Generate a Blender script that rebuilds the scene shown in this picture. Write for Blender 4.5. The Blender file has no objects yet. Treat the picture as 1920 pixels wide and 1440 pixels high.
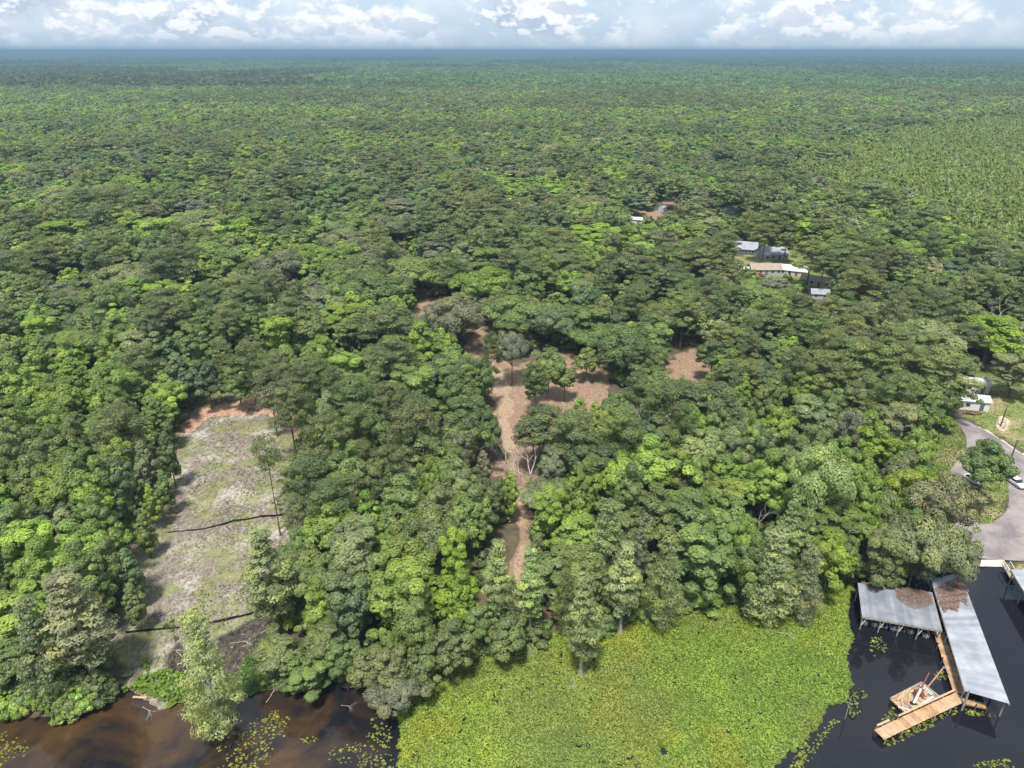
import bpy, math, random
import numpy as np
from mathutils import Vector, Matrix
from mathutils.geometry import tessellate_polygon

SC = bpy.context.scene
COL = SC.collection
R = math.radians
RND = random.Random(11)
NR = np.random.default_rng(7)

# ------------------------------------------------------------------ camera
H = 82.0                       # drone height above the water
PITCH = R(25.1)
F = 1333.0                      # focal length in photograph pixels (1920 x 1440)
cam = bpy.data.cameras.new('camera'); camo = bpy.data.objects.new('camera', cam); COL.objects.link(camo)
camo.location = (0, 0, H); camo.rotation_euler = (math.pi/2 - PITCH, 0, 0)
cam.sensor_width = 36.0; cam.lens = F/1920*36.0
cam.clip_start = 1.0; cam.clip_end = 120000.0
SC.camera = camo
SC.render.resolution_x = 1024; SC.render.resolution_y = 768

# ------------------------------------------------------------------ sun, sky, exposure
SUN_EL = 66.0
SUN_DIR = Vector((-0.25, -0.97, 0)).normalized()*math.cos(R(SUN_EL)) + Vector((0, 0, math.sin(R(SUN_EL))))
sun = bpy.data.lights.new('sun', 'SUN'); suno = bpy.data.objects.new('sun', sun); COL.objects.link(suno)
sun.energy = 2.45; sun.angle = R(8.0); sun.color = (1.0, 0.95, 0.87)
suno.location = (0, 0, 300)
suno.rotation_euler = SUN_DIR.to_track_quat('Z', 'Y').to_euler()
SC.view_settings.view_transform = 'Standard'; SC.view_settings.look = 'None'
SC.view_settings.gamma = 1.0; SC.view_settings.exposure = 1.58
SC.cycles.use_denoising = True
SC.cycles.max_bounces = 6; SC.cycles.diffuse_bounces = 4; SC.cycles.glossy_bounces = 2
SC.cycles.transmission_bounces = 3; SC.cycles.volume_bounces = 0; SC.cycles.transparent_max_bounces = 4

world = bpy.data.worlds.new('World'); SC.world = world; world.use_nodes = True

class NG:
    """short-hand for building node trees"""
    def __init__(s, tree): s.t = tree; s.n = tree.nodes; s.l = tree.links
    def new(s, typ, **kw):
        nd = s.n.new(typ)
        for k, v in kw.items(): setattr(nd, k, v)
        return nd
    def put(s, sock, v):
        if hasattr(v, 'is_output'): s.l.new(v, sock)
        elif v is not None:
            if isinstance(v, (tuple, list)) and len(v) == 3 and sock.type == 'RGBA': v = (*v, 1)
            sock.default_value = v
    def math(s, op, a, b=None, c=None, clamp=False):
        nd = s.new('ShaderNodeMath', operation=op, use_clamp=clamp)
        s.put(nd.inputs[0], a)
        if b is not None: s.put(nd.inputs[1], b)
        if c is not None: s.put(nd.inputs[2], c)
        return nd.outputs[0]
    def mix(s, f, a, b, blend='MIX'):
        nd = s.new('ShaderNodeMix', data_type='RGBA', blend_type=blend)
        s.put(nd.inputs[0], f); s.put(nd.inputs[6], a); s.put(nd.inputs[7], b)
        return nd.outputs[2]
    def ramp(s, f, lo, hi, a=0.0, b=1.0, smooth=True):
        nd = s.new('ShaderNodeMapRange', interpolation_type='SMOOTHSTEP' if smooth else 'LINEAR')
        s.put(nd.inputs[0], f); s.put(nd.inputs[1], lo); s.put(nd.inputs[2], hi); s.put(nd.inputs[3], a); s.put(nd.inputs[4], b)
        return nd.outputs[0]
    def noise(s, vec, scale, detail=3.0, rough=0.55, dist=0.0):
        nd = s.new('ShaderNodeTexNoise'); s.put(nd.inputs['Vector'], vec)
        nd.inputs['Scale'].default_value = scale; nd.inputs['Detail'].default_value = detail
        nd.inputs['Roughness'].default_value = rough; nd.inputs['Distortion'].default_value = dist
        return nd.outputs['Fac']
    def vec(s, op, a, b=None, scale=None):
        nd = s.new('ShaderNodeVectorMath', operation=op); s.put(nd.inputs[0], a)
        if b is not None: s.put(nd.inputs[1], b)
        if scale is not None: s.put(nd.inputs['Scale'], scale)
        return nd.outputs[0]
    def attr(s, name, typ='GEOMETRY'):
        return s.new('ShaderNodeAttribute', attribute_name=name, attribute_type=typ)

def build_world():
    g = NG(world.node_tree); g.n.clear()
    out = g.new('ShaderNodeOutputWorld'); bg = g.new('ShaderNodeBackground')
    sky = g.new('ShaderNodeTexSky', sky_type='NISHITA'); sky.sun_disc = False
    sky.sun_elevation = R(SUN_EL); sky.sun_rotation = math.atan2(SUN_DIR.x, SUN_DIR.y)
    sky.altitude = 100; sky.air_density = 1.2; sky.dust_density = 1.5; sky.ozone_density = 1.0
    tc = g.new('ShaderNodeTexCoord').outputs['Generated']
    sep = g.new('ShaderNodeSeparateXYZ'); g.l.new(tc, sep.inputs[0])
    z = g.math('MAXIMUM', sep.outputs[2], 0.0)
    den = g.math('ADD', z, 0.60)
    u = g.math('DIVIDE', sep.outputs[0], den); v = g.math('DIVIDE', sep.outputs[1], den)
    cmb = g.new('ShaderNodeCombineXYZ'); g.l.new(u, cmb.inputs[0]); g.l.new(v, cmb.inputs[1])
    p = cmb.outputs[0]
    # the same field sampled a little higher up, for lit tops and grey flat bases
    den2 = g.math('ADD', z, 0.609)
    u2 = g.math('DIVIDE', sep.outputs[0], den2); v2 = g.math('DIVIDE', sep.outputs[1], den2)
    cmb2 = g.new('ShaderNodeCombineXYZ'); g.l.new(u2, cmb2.inputs[0]); g.l.new(v2, cmb2.inputs[1])
    def field(q):
        a = g.noise(q, 5.0, 2.0, 0.5)
        b = g.noise(q, 21.0, 6.0, 0.60, 0.2)
        return g.math('ADD', g.math('MULTIPLY', a, 0.55), g.math('MULTIPLY', b, 0.55))
    f1 = field(p); f2 = field(cmb2.outputs[0])
    cover = g.math('MULTIPLY', g.ramp(f1, 0.505, 0.60), g.ramp(sep.outputs[2], 0.004, 0.030, 0.25, 1.0))
    veil = g.ramp(g.noise(p, 9.0, 4.0, 0.6), 0.35, 0.75)
    lit = g.ramp(g.math('SUBTRACT', f1, f2), -0.030, 0.040)
    big = g.ramp(g.noise(p, 4.0, 1.0, 0.5), 0.48, 0.62)
    thick = g.ramp(f1, 0.56, 0.70)
    dark = g.math('MULTIPLY', g.math('SUBTRACT', 1.0, lit), g.math('MULTIPLY_ADD', big, 0.55, 0.45))
    cloud = g.mix(dark, (4.9, 5.0, 5.2), (2.5, 3.0, 3.75))
    hazy = g.mix(veil, (2.5, 3.35, 4.5), (3.6, 4.2, 4.95))
    base = g.mix(0.80, sky.outputs[0], hazy)
    col = g.mix(g.math('MULTIPLY', cover, 0.92), base, cloud)
    g.l.new(col, bg.inputs[0]); bg.inputs[1].default_value = 0.072
    g.l.new(bg.outputs[0], out.inputs[0])
build_world()

# ------------------------------------------------------------------ pixel -> place
FWD = Vector((0, math.cos(PITCH), -math.sin(PITCH))); UP = Vector((0, math.sin(PITCH), math.cos(PITCH)))
def at(px, py, z=0.0):
    d = FWD*F + Vector((1, 0, 0))*(px-960) - UP*(py-720)
    t = (z-H)/d.z
    return Vector((d.x*t, d.y*t, z))
def at2(px, py, z=0.0):
    p = at(px, py, z); return (p.x, p.y)
def proj(x, y, z):
    """place -> photograph pixel, and depth; numpy friendly"""
    dz = z - H
    dep = y*FWD.y + dz*FWD.z
    v = y*UP.y + dz*UP.z
    return 960 + F*x/dep, 720 - F*v/dep, dep
LAND = 0.6
def P2(pts, z=LAND): return np.array([at2(a, b, z) for a, b in pts])

def inside(poly, X, Y):
    X = np.asarray(X, float); Y = np.asarray(Y, float)
    r = np.zeros(X.shape, bool); n = len(poly); j = n-1
    for i in range(n):
        xi, yi = poly[i]; xj, yj = poly[j]
        c = ((yi > Y) != (yj > Y)) & (X < (xj-xi)*(Y-yi)/((yj-yi) if yj != yi else 1e-9) + xi)
        r ^= c; j = i
    return r
def edge_dist(poly, X, Y):
    best = np.full(np.shape(X), 1e9); n = len(poly)
    for i in range(n):
        ax, ay = poly[i]; bx, by = poly[(i+1) % n]
        dx, dy = bx-ax, by-ay; L = dx*dx+dy*dy+1e-9
        t = np.clip(((X-ax)*dx+(Y-ay)*dy)/L, 0, 1)
        best = np.minimum(best, np.hypot(X-ax-t*dx, Y-ay-t*dy))
    return best
def sdist(poly, X, Y):
    d = edge_dist(poly, X, Y); return np.where(inside(poly, X, Y), -d, d)
def sstep(x, a, b):
    t = np.clip((x-a)/(b-a), 0, 1); return t*t*(3-2*t)

_H = np.random.default_rng(5).random((256, 256))
def vnoise(x, y, scale, seed=0):
    x = np.asarray(x)/scale + 37.3*seed; y = np.asarray(y)/scale + 91.7*seed
    xi = np.floor(x).astype(int); yi = np.floor(y).astype(int); fx = x-xi; fy = y-yi
    fx = fx*fx*(3-2*fx); fy = fy*fy*(3-2*fy)
    a = _H[xi % 256, yi % 256]; b = _H[(xi+1) % 256, yi % 256]; c = _H[xi % 256, (yi+1) % 256]; d = _H[(xi+1) % 256, (yi+1) % 256]
    return (a*(1-fx)+b*fx)*(1-fy) + (c*(1-fx)+d*fx)*fy
def fbm(x, y, scale, seed=0):
    return .55*vnoise(x, y, scale, seed)+.3*vnoise(x, y, scale/2.1, seed+1)+.15*vnoise(x, y, scale/4.3, seed+2)

# ------------------------------------------------------------------ materials
def mat(name):
    m = bpy.data.materials.new(name); m.use_nodes = True
    g = NG(m.node_tree); g.n.clear()
    out = g.new('ShaderNodeOutputMaterial')
    return m, g, out
def simple(name, col, rough=0.7, metal=0.0, var=0.25, scale=3.0, bump=0.0, spec=0.3):
    m, g, out = mat(name)
    b = g.new('ShaderNodeBsdfPrincipled')
    co = g.new('ShaderNodeTexCoord').outputs['Object']
    n = g.noise(co, scale, 4.0, 0.6)
    lo = tuple(c*(1-var) for c in col); hi = tuple(min(1, c*(1+var)) for c in col)
    g.l.new(g.mix(g.ramp(n, .3, .7), lo, hi), b.inputs['Base Color'])
    b.inputs['Roughness'].default_value = rough; b.inputs['Metallic'].default_value = metal
    b.inputs['Specular IOR Level'].default_value = spec
    if bump:
        bp = g.new('ShaderNodeBump'); bp.inputs['Strength'].default_value = bump; g.l.new(n, bp.inputs['Height']); g.l.new(bp.outputs[0], b.inputs['Normal'])
    g.l.new(b.outputs[0], out.inputs[0])
    return m
def leaf_mat(name, source):
    m, g, out = mat(name)
    if source == 'OBJECT': tint = g.new('ShaderNodeObjectInfo').outputs['Color']
    elif source == 'INSTANCER': tint = g.attr('tint', 'INSTANCER').outputs['Color']
    else: tint = g.attr('tint').outputs['Color']
    lv = g.attr('lv').outputs['Fac']; cv = g.attr('cv').outputs['Fac']
    k = g.math('ADD', g.math('MULTIPLY_ADD', lv, 0.34, 0.68), g.math('MULTIPLY_ADD', cv, 0.5, -0.10))
    v = g.vec('SCALE', tint, scale=k)
    warm = g.mix(g.math('MULTIPLY', g.ramp(cv, 0.55, 1.0), 0.35), v, g.vec('MULTIPLY', v, (1.35, 1.12, 0.6)))
    d = g.new('ShaderNodeBsdfDiffuse'); g.l.new(warm, d.inputs[0])
    t = g.new('ShaderNodeBsdfTranslucent'); g.l.new(g.vec('MULTIPLY', warm, (1.25, 1.2, 0.6)), t.inputs[0])
    ms = g.new('ShaderNodeMixShader'); ms.inputs[0].default_value = 0.46
    g.l.new(d.outputs[0], ms.inputs[1]); g.l.new(t.outputs[0], ms.inputs[2])
    gl = g.new('ShaderNodeBsdfGlossy'); gl.inputs['Roughness'].default_value = 0.5; gl.inputs[0].default_value = (.8, .8, .8, 1)
    m2 = g.new('ShaderNodeMixShader'); m2.inputs[0].default_value = 0.025
    g.l.new(ms.outputs[0], m2.inputs[1]); g.l.new(gl.outputs[0], m2.inputs[2])
    g.l.new(m2.outputs[0], out.inputs[0])
    return m
M = {}
M['leaf'] = leaf_mat('foliage', 'OBJECT')
M['leaf_i'] = leaf_mat('forest_foliage', 'INSTANCER')
M['leaf_g'] = leaf_mat('ground_foliage', 'GEOMETRY')
M['bark'] = simple('bark', (.13, .10, .075), .9, var=.4, scale=2)
M['pine_bark'] = simple('pine_bark', (.14, .085, .06), .9, var=.4, scale=2)
M['pale_bark'] = simple('pale_bark', (.30, .27, .23), .9, var=.3, scale=2)
M['dead'] = simple('dead_wood', (.33, .305, .28), .9, var=.25, scale=2)
M['timber'] = simple('deck_timber', (.33, .20, .105), .8, var=.22, scale=1.3, bump=.1)
M['timber2'] = simple('deck_timber_pale', (.40, .27, .165), .8, var=.2, scale=1.3)
M['grey_wood'] = simple('weathered_wood', (.24, .205, .17), .85, var=.25, scale=2)
M['dark_wood'] = simple('dark_post', (.07, .055, .045), .85, var=.3, scale=2)
M['white'] = simple('white_paint', (.58, .58, .57), .5, var=.06)
M['offwhite'] = simple('offwhite_siding', (.42, .40, .36), .7, var=.1)
M['alu'] = simple('aluminium', (.42, .44, .45), .45, .5, var=.15)
M['black'] = simple('black_plastic', (.012, .012, .014), .6, var=.3)
M['silt'] = simple('black_fabric', (.010, .010, .012), .8, var=.4, scale=1)
M['glass'] = simple('dark_glass', (.02, .025, .03), .1, var=.1, spec=.6)
M['rust'] = simple('rust_red', (.22, .065, .045), .7, var=.3, scale=3)
M['orange'] = simple('orange_paint', (.30, .145, .065), .7, var=.3, scale=3)
M['yellow'] = simple('yellow_timber', (.36, .27, .14), .75, var=.2)
M['pink'] = simple('faded_pink_paint', (.38, .20, .16), .7, var=.2)
M['blue'] = simple('blue_cap', (.05, .2, .5), .5)
M['tyre'] = simple('tyre_rubber', (.02, .02, .02), .9)
M['concrete'] = simple('concrete', (.50, .44, .36), .9, var=.18, scale=.8)
M['roof_tan'] = simple('tan_roof', (.27, .22, .175), .8, var=.1, scale=.5)
M['roof_brown'] = simple('brown_roof', (.21, .14, .12), .85, var=.15, scale=.6)
M['roof_grey'] = simple('grey_roof', (.25, .27, .31), .75, var=.12, scale=.5)
M['roof_white'] = simple('white_metal_roof', (.43, .44, .45), .55, var=.08, scale=.5)
M['wall_grey'] = simple('grey_siding', (.34, .35, .36), .8, var=.12)
M['wall_dark'] = simple('dark_siding', (.10, .11, .13), .8, var=.15)
M['brick'] = simple('red_brick', (.30, .12, .09), .85, var=.25, scale=4)
M['litter'] = simple('fallen_leaves', (.155, .098, .075), .95, var=.35, scale=3)
M['scum'] = simple('duckweed', (.27, .30, .165), .8, var=.22, scale=.6)
M['chips'] = simple('wood_chips', (.27, .24, .21), .95, var=.35, scale=.7)
M['lattice'] = simple('mast_steel', (.35, .35, .36), .6, var=.05)

def roof_metal():
    m, g, out = mat('galvanised_roof')
    b = g.new('ShaderNodeBsdfPrincipled')
    co = g.new('ShaderNodeTexCoord').outputs['Object']
    n = g.noise(co, .35, 5, .65); n2 = g.noise(co, 3.0, 3, .6)
    c = g.mix(g.ramp(n, .35, .7), (.22, .24, .275), (.33, .35, .385))
    c = g.mix(g.math('MULTIPLY', g.ramp(n2, .60, .75), .35), c, (.30, .28, .27))
    rnd = g.new('ShaderNodeObjectInfo').outputs['Random']
    c = g.vec('SCALE', c, scale=g.math('MULTIPLY_ADD', rnd, .32, .82))
    g.l.new(c, b.inputs['Base Color']); b.inputs['Metallic'].default_value = .2; b.inputs['Roughness'].default_value = .55
    g.l.new(b.outputs[0], out.inputs[0]); return m
M['roof_metal'] = roof_metal()

def water_mat():
    m, g, out = mat('tannin_water')
    b = g.new('ShaderNodeBsdfPrincipled')
    geo = g.new('ShaderNodeNewGeometry').outputs['Position']
    sh = g.attr('shallow').outputs['Fac']
    n = g.noise(geo, .07, 4, .6, .5)
    k = g.math('MULTIPLY', sh, g.ramp(n, .38, .66))
    g.l.new(g.mix(k, (.009, .009, .012), (.072, .039, .013)), b.inputs['Base Color'])
    b.inputs['Roughness'].default_value = .04; b.inputs['IOR'].default_value = 1.42
    w = g.noise(geo, 1.3, 3, .5); bp = g.new('ShaderNodeBump'); bp.inputs['Strength'].default_value = .06; bp.inputs['Distance'].default_value = .12
    g.l.new(w, bp.inputs['Height']); g.l.new(bp.outputs[0], b.inputs['Normal'])
    g.l.new(b.outputs[0], out.inputs[0]); return m
M['water'] = water_mat()

def asphalt_mat():
    m, g, out = mat('worn_asphalt')
    b = g.new('ShaderNodeBsdfPrincipled'); geo = g.new('ShaderNodeNewGeometry').outputs['Position']
    n = g.noise(geo, .22, 5, .65, .6); n2 = g.noise(geo, 2.5, 4, .7)
    c = g.mix(g.ramp(n, .35, .68), (.135, .12, .128), (.25, .215, .205))
    c = g.mix(g.math('MULTIPLY', g.ramp(n2, .45, .75), .4), c, (.29, .255, .235))
    g.l.new(c, b.inputs['Base Color']); b.inputs['Roughness'].default_value = .95
    g.l.new(b.outputs[0], out.inputs[0]); return m
M['asphalt'] = asphalt_mat()

def ground_mat():
    m, g, out = mat('ground_soil')
    b = g.new('ShaderNodeBsdfPrincipled'); geo = g.new('ShaderNodeNewGeometry').outputs['Position']
    n_s = g.noise(geo, 1.4, 5, .7); n_m = g.noise(geo, .36, 5, .6, .4); n_l = g.noise(geo, .12, 4, .6, .5)
    n_x = g.noise(g.vec('MULTIPLY', geo, (1.0, .55, 1)), 1.5, 7, .8, .8)
    def msk(name, w=.45):
        a = g.attr(name).outputs['Fac']
        return g.ramp(g.math('ADD', a, g.math('MULTIPLY', g.math('SUBTRACT', n_m, .5), w)), .38, .62)
    base = g.mix(g.ramp(n_m, .35, .65), (.050, .046, .024), (.105, .075, .046))
    far = g.attr('farwood').outputs['Fac']
    base = g.mix(far, base, g.mix(g.ramp(n_l, .4, .6), (.045, .060, .024), (.06, .075, .03)))
    litter = g.mix(g.ramp(n_x, .3, .72), (.165, .104, .066), (.29, .198, .134))
    litter = g.mix(g.math('MULTIPLY', g.ramp(n_m, .56, .72), .7), litter, (.345, .255, .175))
    c = g.mix(msk('litter'), base, litter)
    grass = g.mix(g.ramp(n_m, .3, .7), (.085, .125, .022), (.175, .19, .055))
    grass = g.mix(g.math('MULTIPLY', g.ramp(n_l, .5, .62), .75), grass, (.28, .225, .125))
    c = g.mix(msk('grass'), c, grass)
    mul = g.mix(g.ramp(n_x, .36, .66), (.10, .080, .057), (.25, .217, .175))
    mul = g.mix(g.ramp(g.math('ADD', g.math('MULTIPLY', n_l, .6), g.math('MULTIPLY', n_x, .4)), .50, .60), mul, g.mix(g.ramp(n_s, .3, .7), (.24, .212, .178), (.40, .366, .318)))
    mul = g.mix(g.math('MULTIPLY', g.ramp(g.math('MULTIPLY_ADD', n_s, .25, g.math('MULTIPLY', g.noise(geo, .17, 5, .65), .75)), .475, .565), .68), mul, g.mix(g.ramp(n_m, .3, .7), (.10, .125, .03), (.20, .22, .06)))
    c = g.mix(msk('mulch'), c, mul)
    clay = g.mix(g.ramp(n_x, .3, .7), (.29, .155, .10), (.44, .28, .195))
    c = g.mix(msk('clay'), c, clay)
    mud = g.mix(g.ramp(n_x, .4, .6), (.014, .012, .012), (.085, .062, .045))
    c = g.mix(msk('mud', .8), c, mud)
    sand = g.mix(g.ramp(n_m, .3, .7), (.34, .27, .18), (.52, .46, .37))
    c = g.mix(msk('sand', .5), c, sand)
    c = g.mix(g.math('MULTIPLY', msk('rut', .9), .32), c, (.42, .33, .22))
    g.l.new(c, b.inputs['Base Color'])
    rough = g.ramp(g.math('MULTIPLY', msk('mud', .8), g.ramp(n_x, .55, .45)), 0, 1, .95, .25)
    g.l.new(rough, b.inputs['Roughness'])
    bp = g.new('ShaderNodeBump'); bp.inputs['Strength'].default_value = .35; bp.inputs['Distance'].default_value = .25
    g.l.new(g.math('ADD', n_x, n_s), bp.inputs['Height']); g.l.new(bp.outputs[0], b.inputs['Normal'])
    g.l.new(b.outputs[0], out.inputs[0]); return m
M['ground'] = ground_mat()

# ------------------------------------------------------------------ mesh helpers
def mesh_np(name, V, faces_flat, nper, mats, mat_idx=None, attrs=None, smooth=False):
    """fast mesh from numpy arrays; every face has nper corners"""
    me = bpy.data.meshes.new(name)
    V = np.asarray(V, np.float32); Fc = np.asarray(faces_flat, np.int32).ravel(); nf = len(Fc)//nper
    me.vertices.add(len(V)); me.vertices.foreach_set('co', V.ravel())
    me.loops.add(len(Fc)); me.loops.foreach_set('vertex_index', Fc)
    me.polygons.add(nf); me.polygons.foreach_set('loop_start', np.arange(0, len(Fc), nper, dtype=np.int32))
    for mm in mats: me.materials.append(mm)
    if mat_idx is not None: me.polygons.foreach_set('material_index', np.asarray(mat_idx, np.int32))
    me.update(calc_edges=True)
    for k, (typ, dom, arr) in (attrs or {}).items():
        a = me.attributes.new(k, typ, dom)
        a.data.foreach_set('color' if typ == 'FLOAT_COLOR' else 'value', np.asarray(arr, np.float32).ravel())
    if smooth: me.polygons.foreach_set('use_smooth', np.ones(nf, bool))
    return me

class MB:
    """collects boxes, tubes and polygons; build() links them as ONE mesh object"""
    def __init__(s): s.v = []; s.f = []
    def poly(s, pts):
        b = len(s.v); s.v += [tuple(p) for p in pts]; s.f.append(list(range(b, b+len(pts)))); return s
    def hexa(s, lo, hi):
        b = len(s.v); s.v += [tuple(p) for p in lo]+[tuple(p) for p in hi]; n = len(lo)
        s.f.append([b+i for i in range(n)][::-1]); s.f.append([b+n+i for i in range(n)])
        for i in range(n): j = (i+1) % n; s.f.append([b+i, b+j, b+n+j, b+n+i])
        return s
    def box(s, x0, x1, y0, y1, z0, z1):
        return s.hexa([(x0, y0, z0), (x1, y0, z0), (x1, y1, z0), (x0, y1, z0)], [(x0, y0, z1), (x1, y0, z1), (x1, y1, z1), (x0, y1, z1)])
    def bar(s, a, b, w, h):
        a = Vector(a); b = Vector(b); d = (b-a).normalized()
        up = Vector((0, 0, 1)) if abs(d.z) < .95 else Vector((0, 1, 0))
        x = d.cross(up).normalized(); y = x.cross(d)
        q = lambda p: [p-x*w/2-y*h/2, p+x*w/2-y*h/2, p+x*w/2+y*h/2, p-x*w/2+y*h/2]
        return s.hexa(q(a), q(b))
    def tube(s, pts, rads, n=6, cap=True):
        base = len(s.v)
        for i, p in enumerate(pts):
            p = Vector(p)
            d = (Vector(pts[min(i+1, len(pts)-1)])-Vector(pts[max(i-1, 0)])).normalized()
            up = Vector((0, 0, 1)) if abs(d.z) < .9 else Vector((1, 0, 0))
            x = d.cross(up).normalized(); y = x.cross(d)
            for k in range(n):
                a = 2*math.pi*k/n; s.v.append(tuple(p+(x*math.cos(a)+y*math.sin(a))*rads[i]))
        for i in range(len(pts)-1):
            for k in range(n):
                j = (k+1) % n; s.f.append([base+i*n+k, base+i*n+j, base+(i+1)*n+j, base+(i+1)*n+k])
        if cap:
            s.f.append([base+k for k in range(n)][::-1]); s.f.append([base+(len(pts)-1)*n+k for k in range(n)])
        return s
    def mesh(s, name, m, smooth=False):
        me = bpy.data.meshes.new(name); me.from_pydata(s.v, [], s.f); me.materials.append(m); me.update()
        if smooth: me.polygons.foreach_set('use_smooth', np.ones(len(me.polygons), bool))
        return me
    def build(s, name, m, parent=None, smooth=False):
        o = bpy.data.objects.new(name, s.mesh(name, m, smooth)); COL.objects.link(o)
        if parent: o.parent = parent
        return o
def link(name, me, parent=None):
    o = bpy.data.objects.new(name, me); COL.objects.link(o)
    if parent: o.parent = parent
    return o
def tag(o, label=None, cat=None, group=None, kind=None):
    if label: o['label'] = label
    if cat: o['category'] = cat
    if group: o['group'] = group
    if kind: o['kind'] = kind
    return o
def empty(name, loc, rz=0.0):
    o = bpy.data.objects.new(name, None); COL.objects.link(o); o.location = loc; o.rotation_euler = (0, 0, rz)
    o.empty_display_size = .5; return o

# ------------------------------------------------------------------ zones (photograph outlines laid on the ground)
WATER_PX = [(-700, 1330), (-200, 1335), (0, 1338), (60, 1348), (150, 1335), (200, 1318), (225, 1288), (255, 1300), (300, 1332), (345, 1318), (365, 1300), (440, 1300),
            (520, 1292), (600, 1278), (690, 1282), (760, 1262), (880, 1232), (1000, 1204), (1100, 1190), (1250, 1152), (1450, 1112), (1600, 1086),
            (1700, 1082), (1790, 1072), (1836, 1060), (1882, 1060), (1900, 1072), (1950, 1082), (2600, 1110)]
W = P2(WATER_PX, 0.0)
WATER = np.vstack([W, [[400, -150], [-400, -150]]])
CLEAR = P2([(352, 752), (400, 738), (470, 728), (540, 724), (572, 790), (570, 850), (560, 920), (570, 1000), (556, 1060), (545, 1130), (525, 1200), (505, 1280), (440, 1300), (365, 1298), (300, 1322), (240, 1290),
            (200, 1200), (225, 1080), (250, 980), (290, 890), (325, 820)])
CLAY = P2([(356, 776), (420, 758), (500, 742), (545, 735), (560, 760), (575, 830), (560, 850), (540, 800), (500, 775), (430, 778), (380, 792), (330, 830), (340, 800)])
STRIP = P2([(352, 752), (400, 738), (500, 726), (540, 722), (500, 742), (420, 757), (358, 772)])
MUD = P2([(405, 1195), (470, 1166), (515, 1150), (524, 1190), (492, 1250), (440, 1288), (405, 1275)])
MUD2 = P2([(296, 1238), (330, 1200), (372, 1225), (350, 1268), (310, 1266)])
GLADE = P2([(872, 640), (900, 606), (922, 660), (960, 690), (1060, 655), (1130, 680), (1150, 720), (1130, 765), (1060, 800), (1000, 840), (985, 870), (960, 850), (935, 815), (918, 740), (905, 700), (880, 690)])
TRAIL = P2([(918, 880), (940, 862), (962, 835), (1000, 845), (1012, 890), (985, 930), (998, 1010), (992, 1080), (1030, 1100), (1045, 1150), (1000, 1175), (958, 1165), (955, 1080), (968, 1010), (960, 960), (940, 915)])
GLADE2 = P2([(1228, 700), (1270, 668), (1310, 650), (1345, 676), (1330, 720), (1290, 730), (1250, 725)])
GLADE3 = P2([(765, 590), (790, 560), (840, 560), (840, 590), (800, 610)])
GLADE4 = P2([(728, 484), (745, 472), (772, 470), (770, 488)])
GLADE5 = P2([(515, 545), (530, 530), (562, 528), (560, 546)])
GLADE6 = P2([(1300, 660), (1340, 640), (1350, 660)])
LITTERS = [GLADE, TRAIL, GLADE2, GLADE3, GLADE4, GLADE5, GLADE6, P2([(600, 585), (640, 575), (650, 610), (600, 618)]), P2([(1370, 585), (1400, 560), (1500, 575), (1600, 560), (1610, 590), (1500, 610)]), P2([(1030, 545), (1060, 540), (1080, 570), (1040, 575)])]
ROAD_PX = [(1788, 786), (1806, 785), (1838, 802), (1874, 823), (1905, 845), (1950, 872), (2050, 925), (2200, 1000), (2200, 1056), (1920, 1052), (1882, 1050), (1848, 1048), (1820, 1044),
           (1800, 1020), (1790, 980), (1778, 930), (1774, 895), (1786, 878), (1800, 860), (1813, 838), (1812, 818), (1800, 800)]
ISLAND_PX = [(1822, 898), (1846, 882), (1874, 880), (1890, 905), (1893, 935), (1888, 960), (1862, 980), (1838, 985), (1818, 960), (1812, 925)]
ROAD = P2(ROAD_PX); ISLAND = P2(ISLAND_PX)
LAWN = P2([(1806, 778), (1812, 735), (1835, 690), (1890, 690), (2100, 690), (2200, 800), (2200, 985), (2050, 915), (1950, 865), (1905, 840), (1874, 818), (1838, 798)])
LAWN2 = P2([(1745, 800), (1790, 790), (1802, 802), (1813, 820), (1812, 840), (1798, 860), (1784, 880), (1760, 890), (1745, 850)])
LAWN3 = P2([(1884, 1054), (1925, 1056), (2200, 1060), (2200, 1092), (1950, 1076), (1902, 1070)])
YARD = P2([(1350, 505), (1370, 482), (1420, 470), (1510, 470), (1530, 500), (1580, 530), (1590, 560), (1540, 560), (1480, 530), (1400, 520)])
YARD2 = P2([(1190, 418), (1200, 402), (1240, 385), (1262, 370), (1275, 378), (1250, 405), (1225, 415)])
YARD3 = P2([(1840, 715), (1850, 685), (1900, 680), (1910, 700), (1880, 720)])
SHOULDER = P2([(1836, 800), (1872, 820), (1905, 841), (1960, 868), (2100, 940), (2100, 952), (1950, 874), (1900, 848), (1868, 826), (1834, 806)])
RUT = P2([(925, 690), (945, 705), (955, 745), (952, 800), (962, 850), (975, 930), (985, 1010), (976, 1080), (982, 1140), (970, 1140), (964, 1080), (974, 1010), (962, 930), (948, 850), (942, 800), (940, 745), (930, 705)])
SANDY = P2([(1858, 790), (1880, 778), (1895, 795), (1880, 808)])

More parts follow.
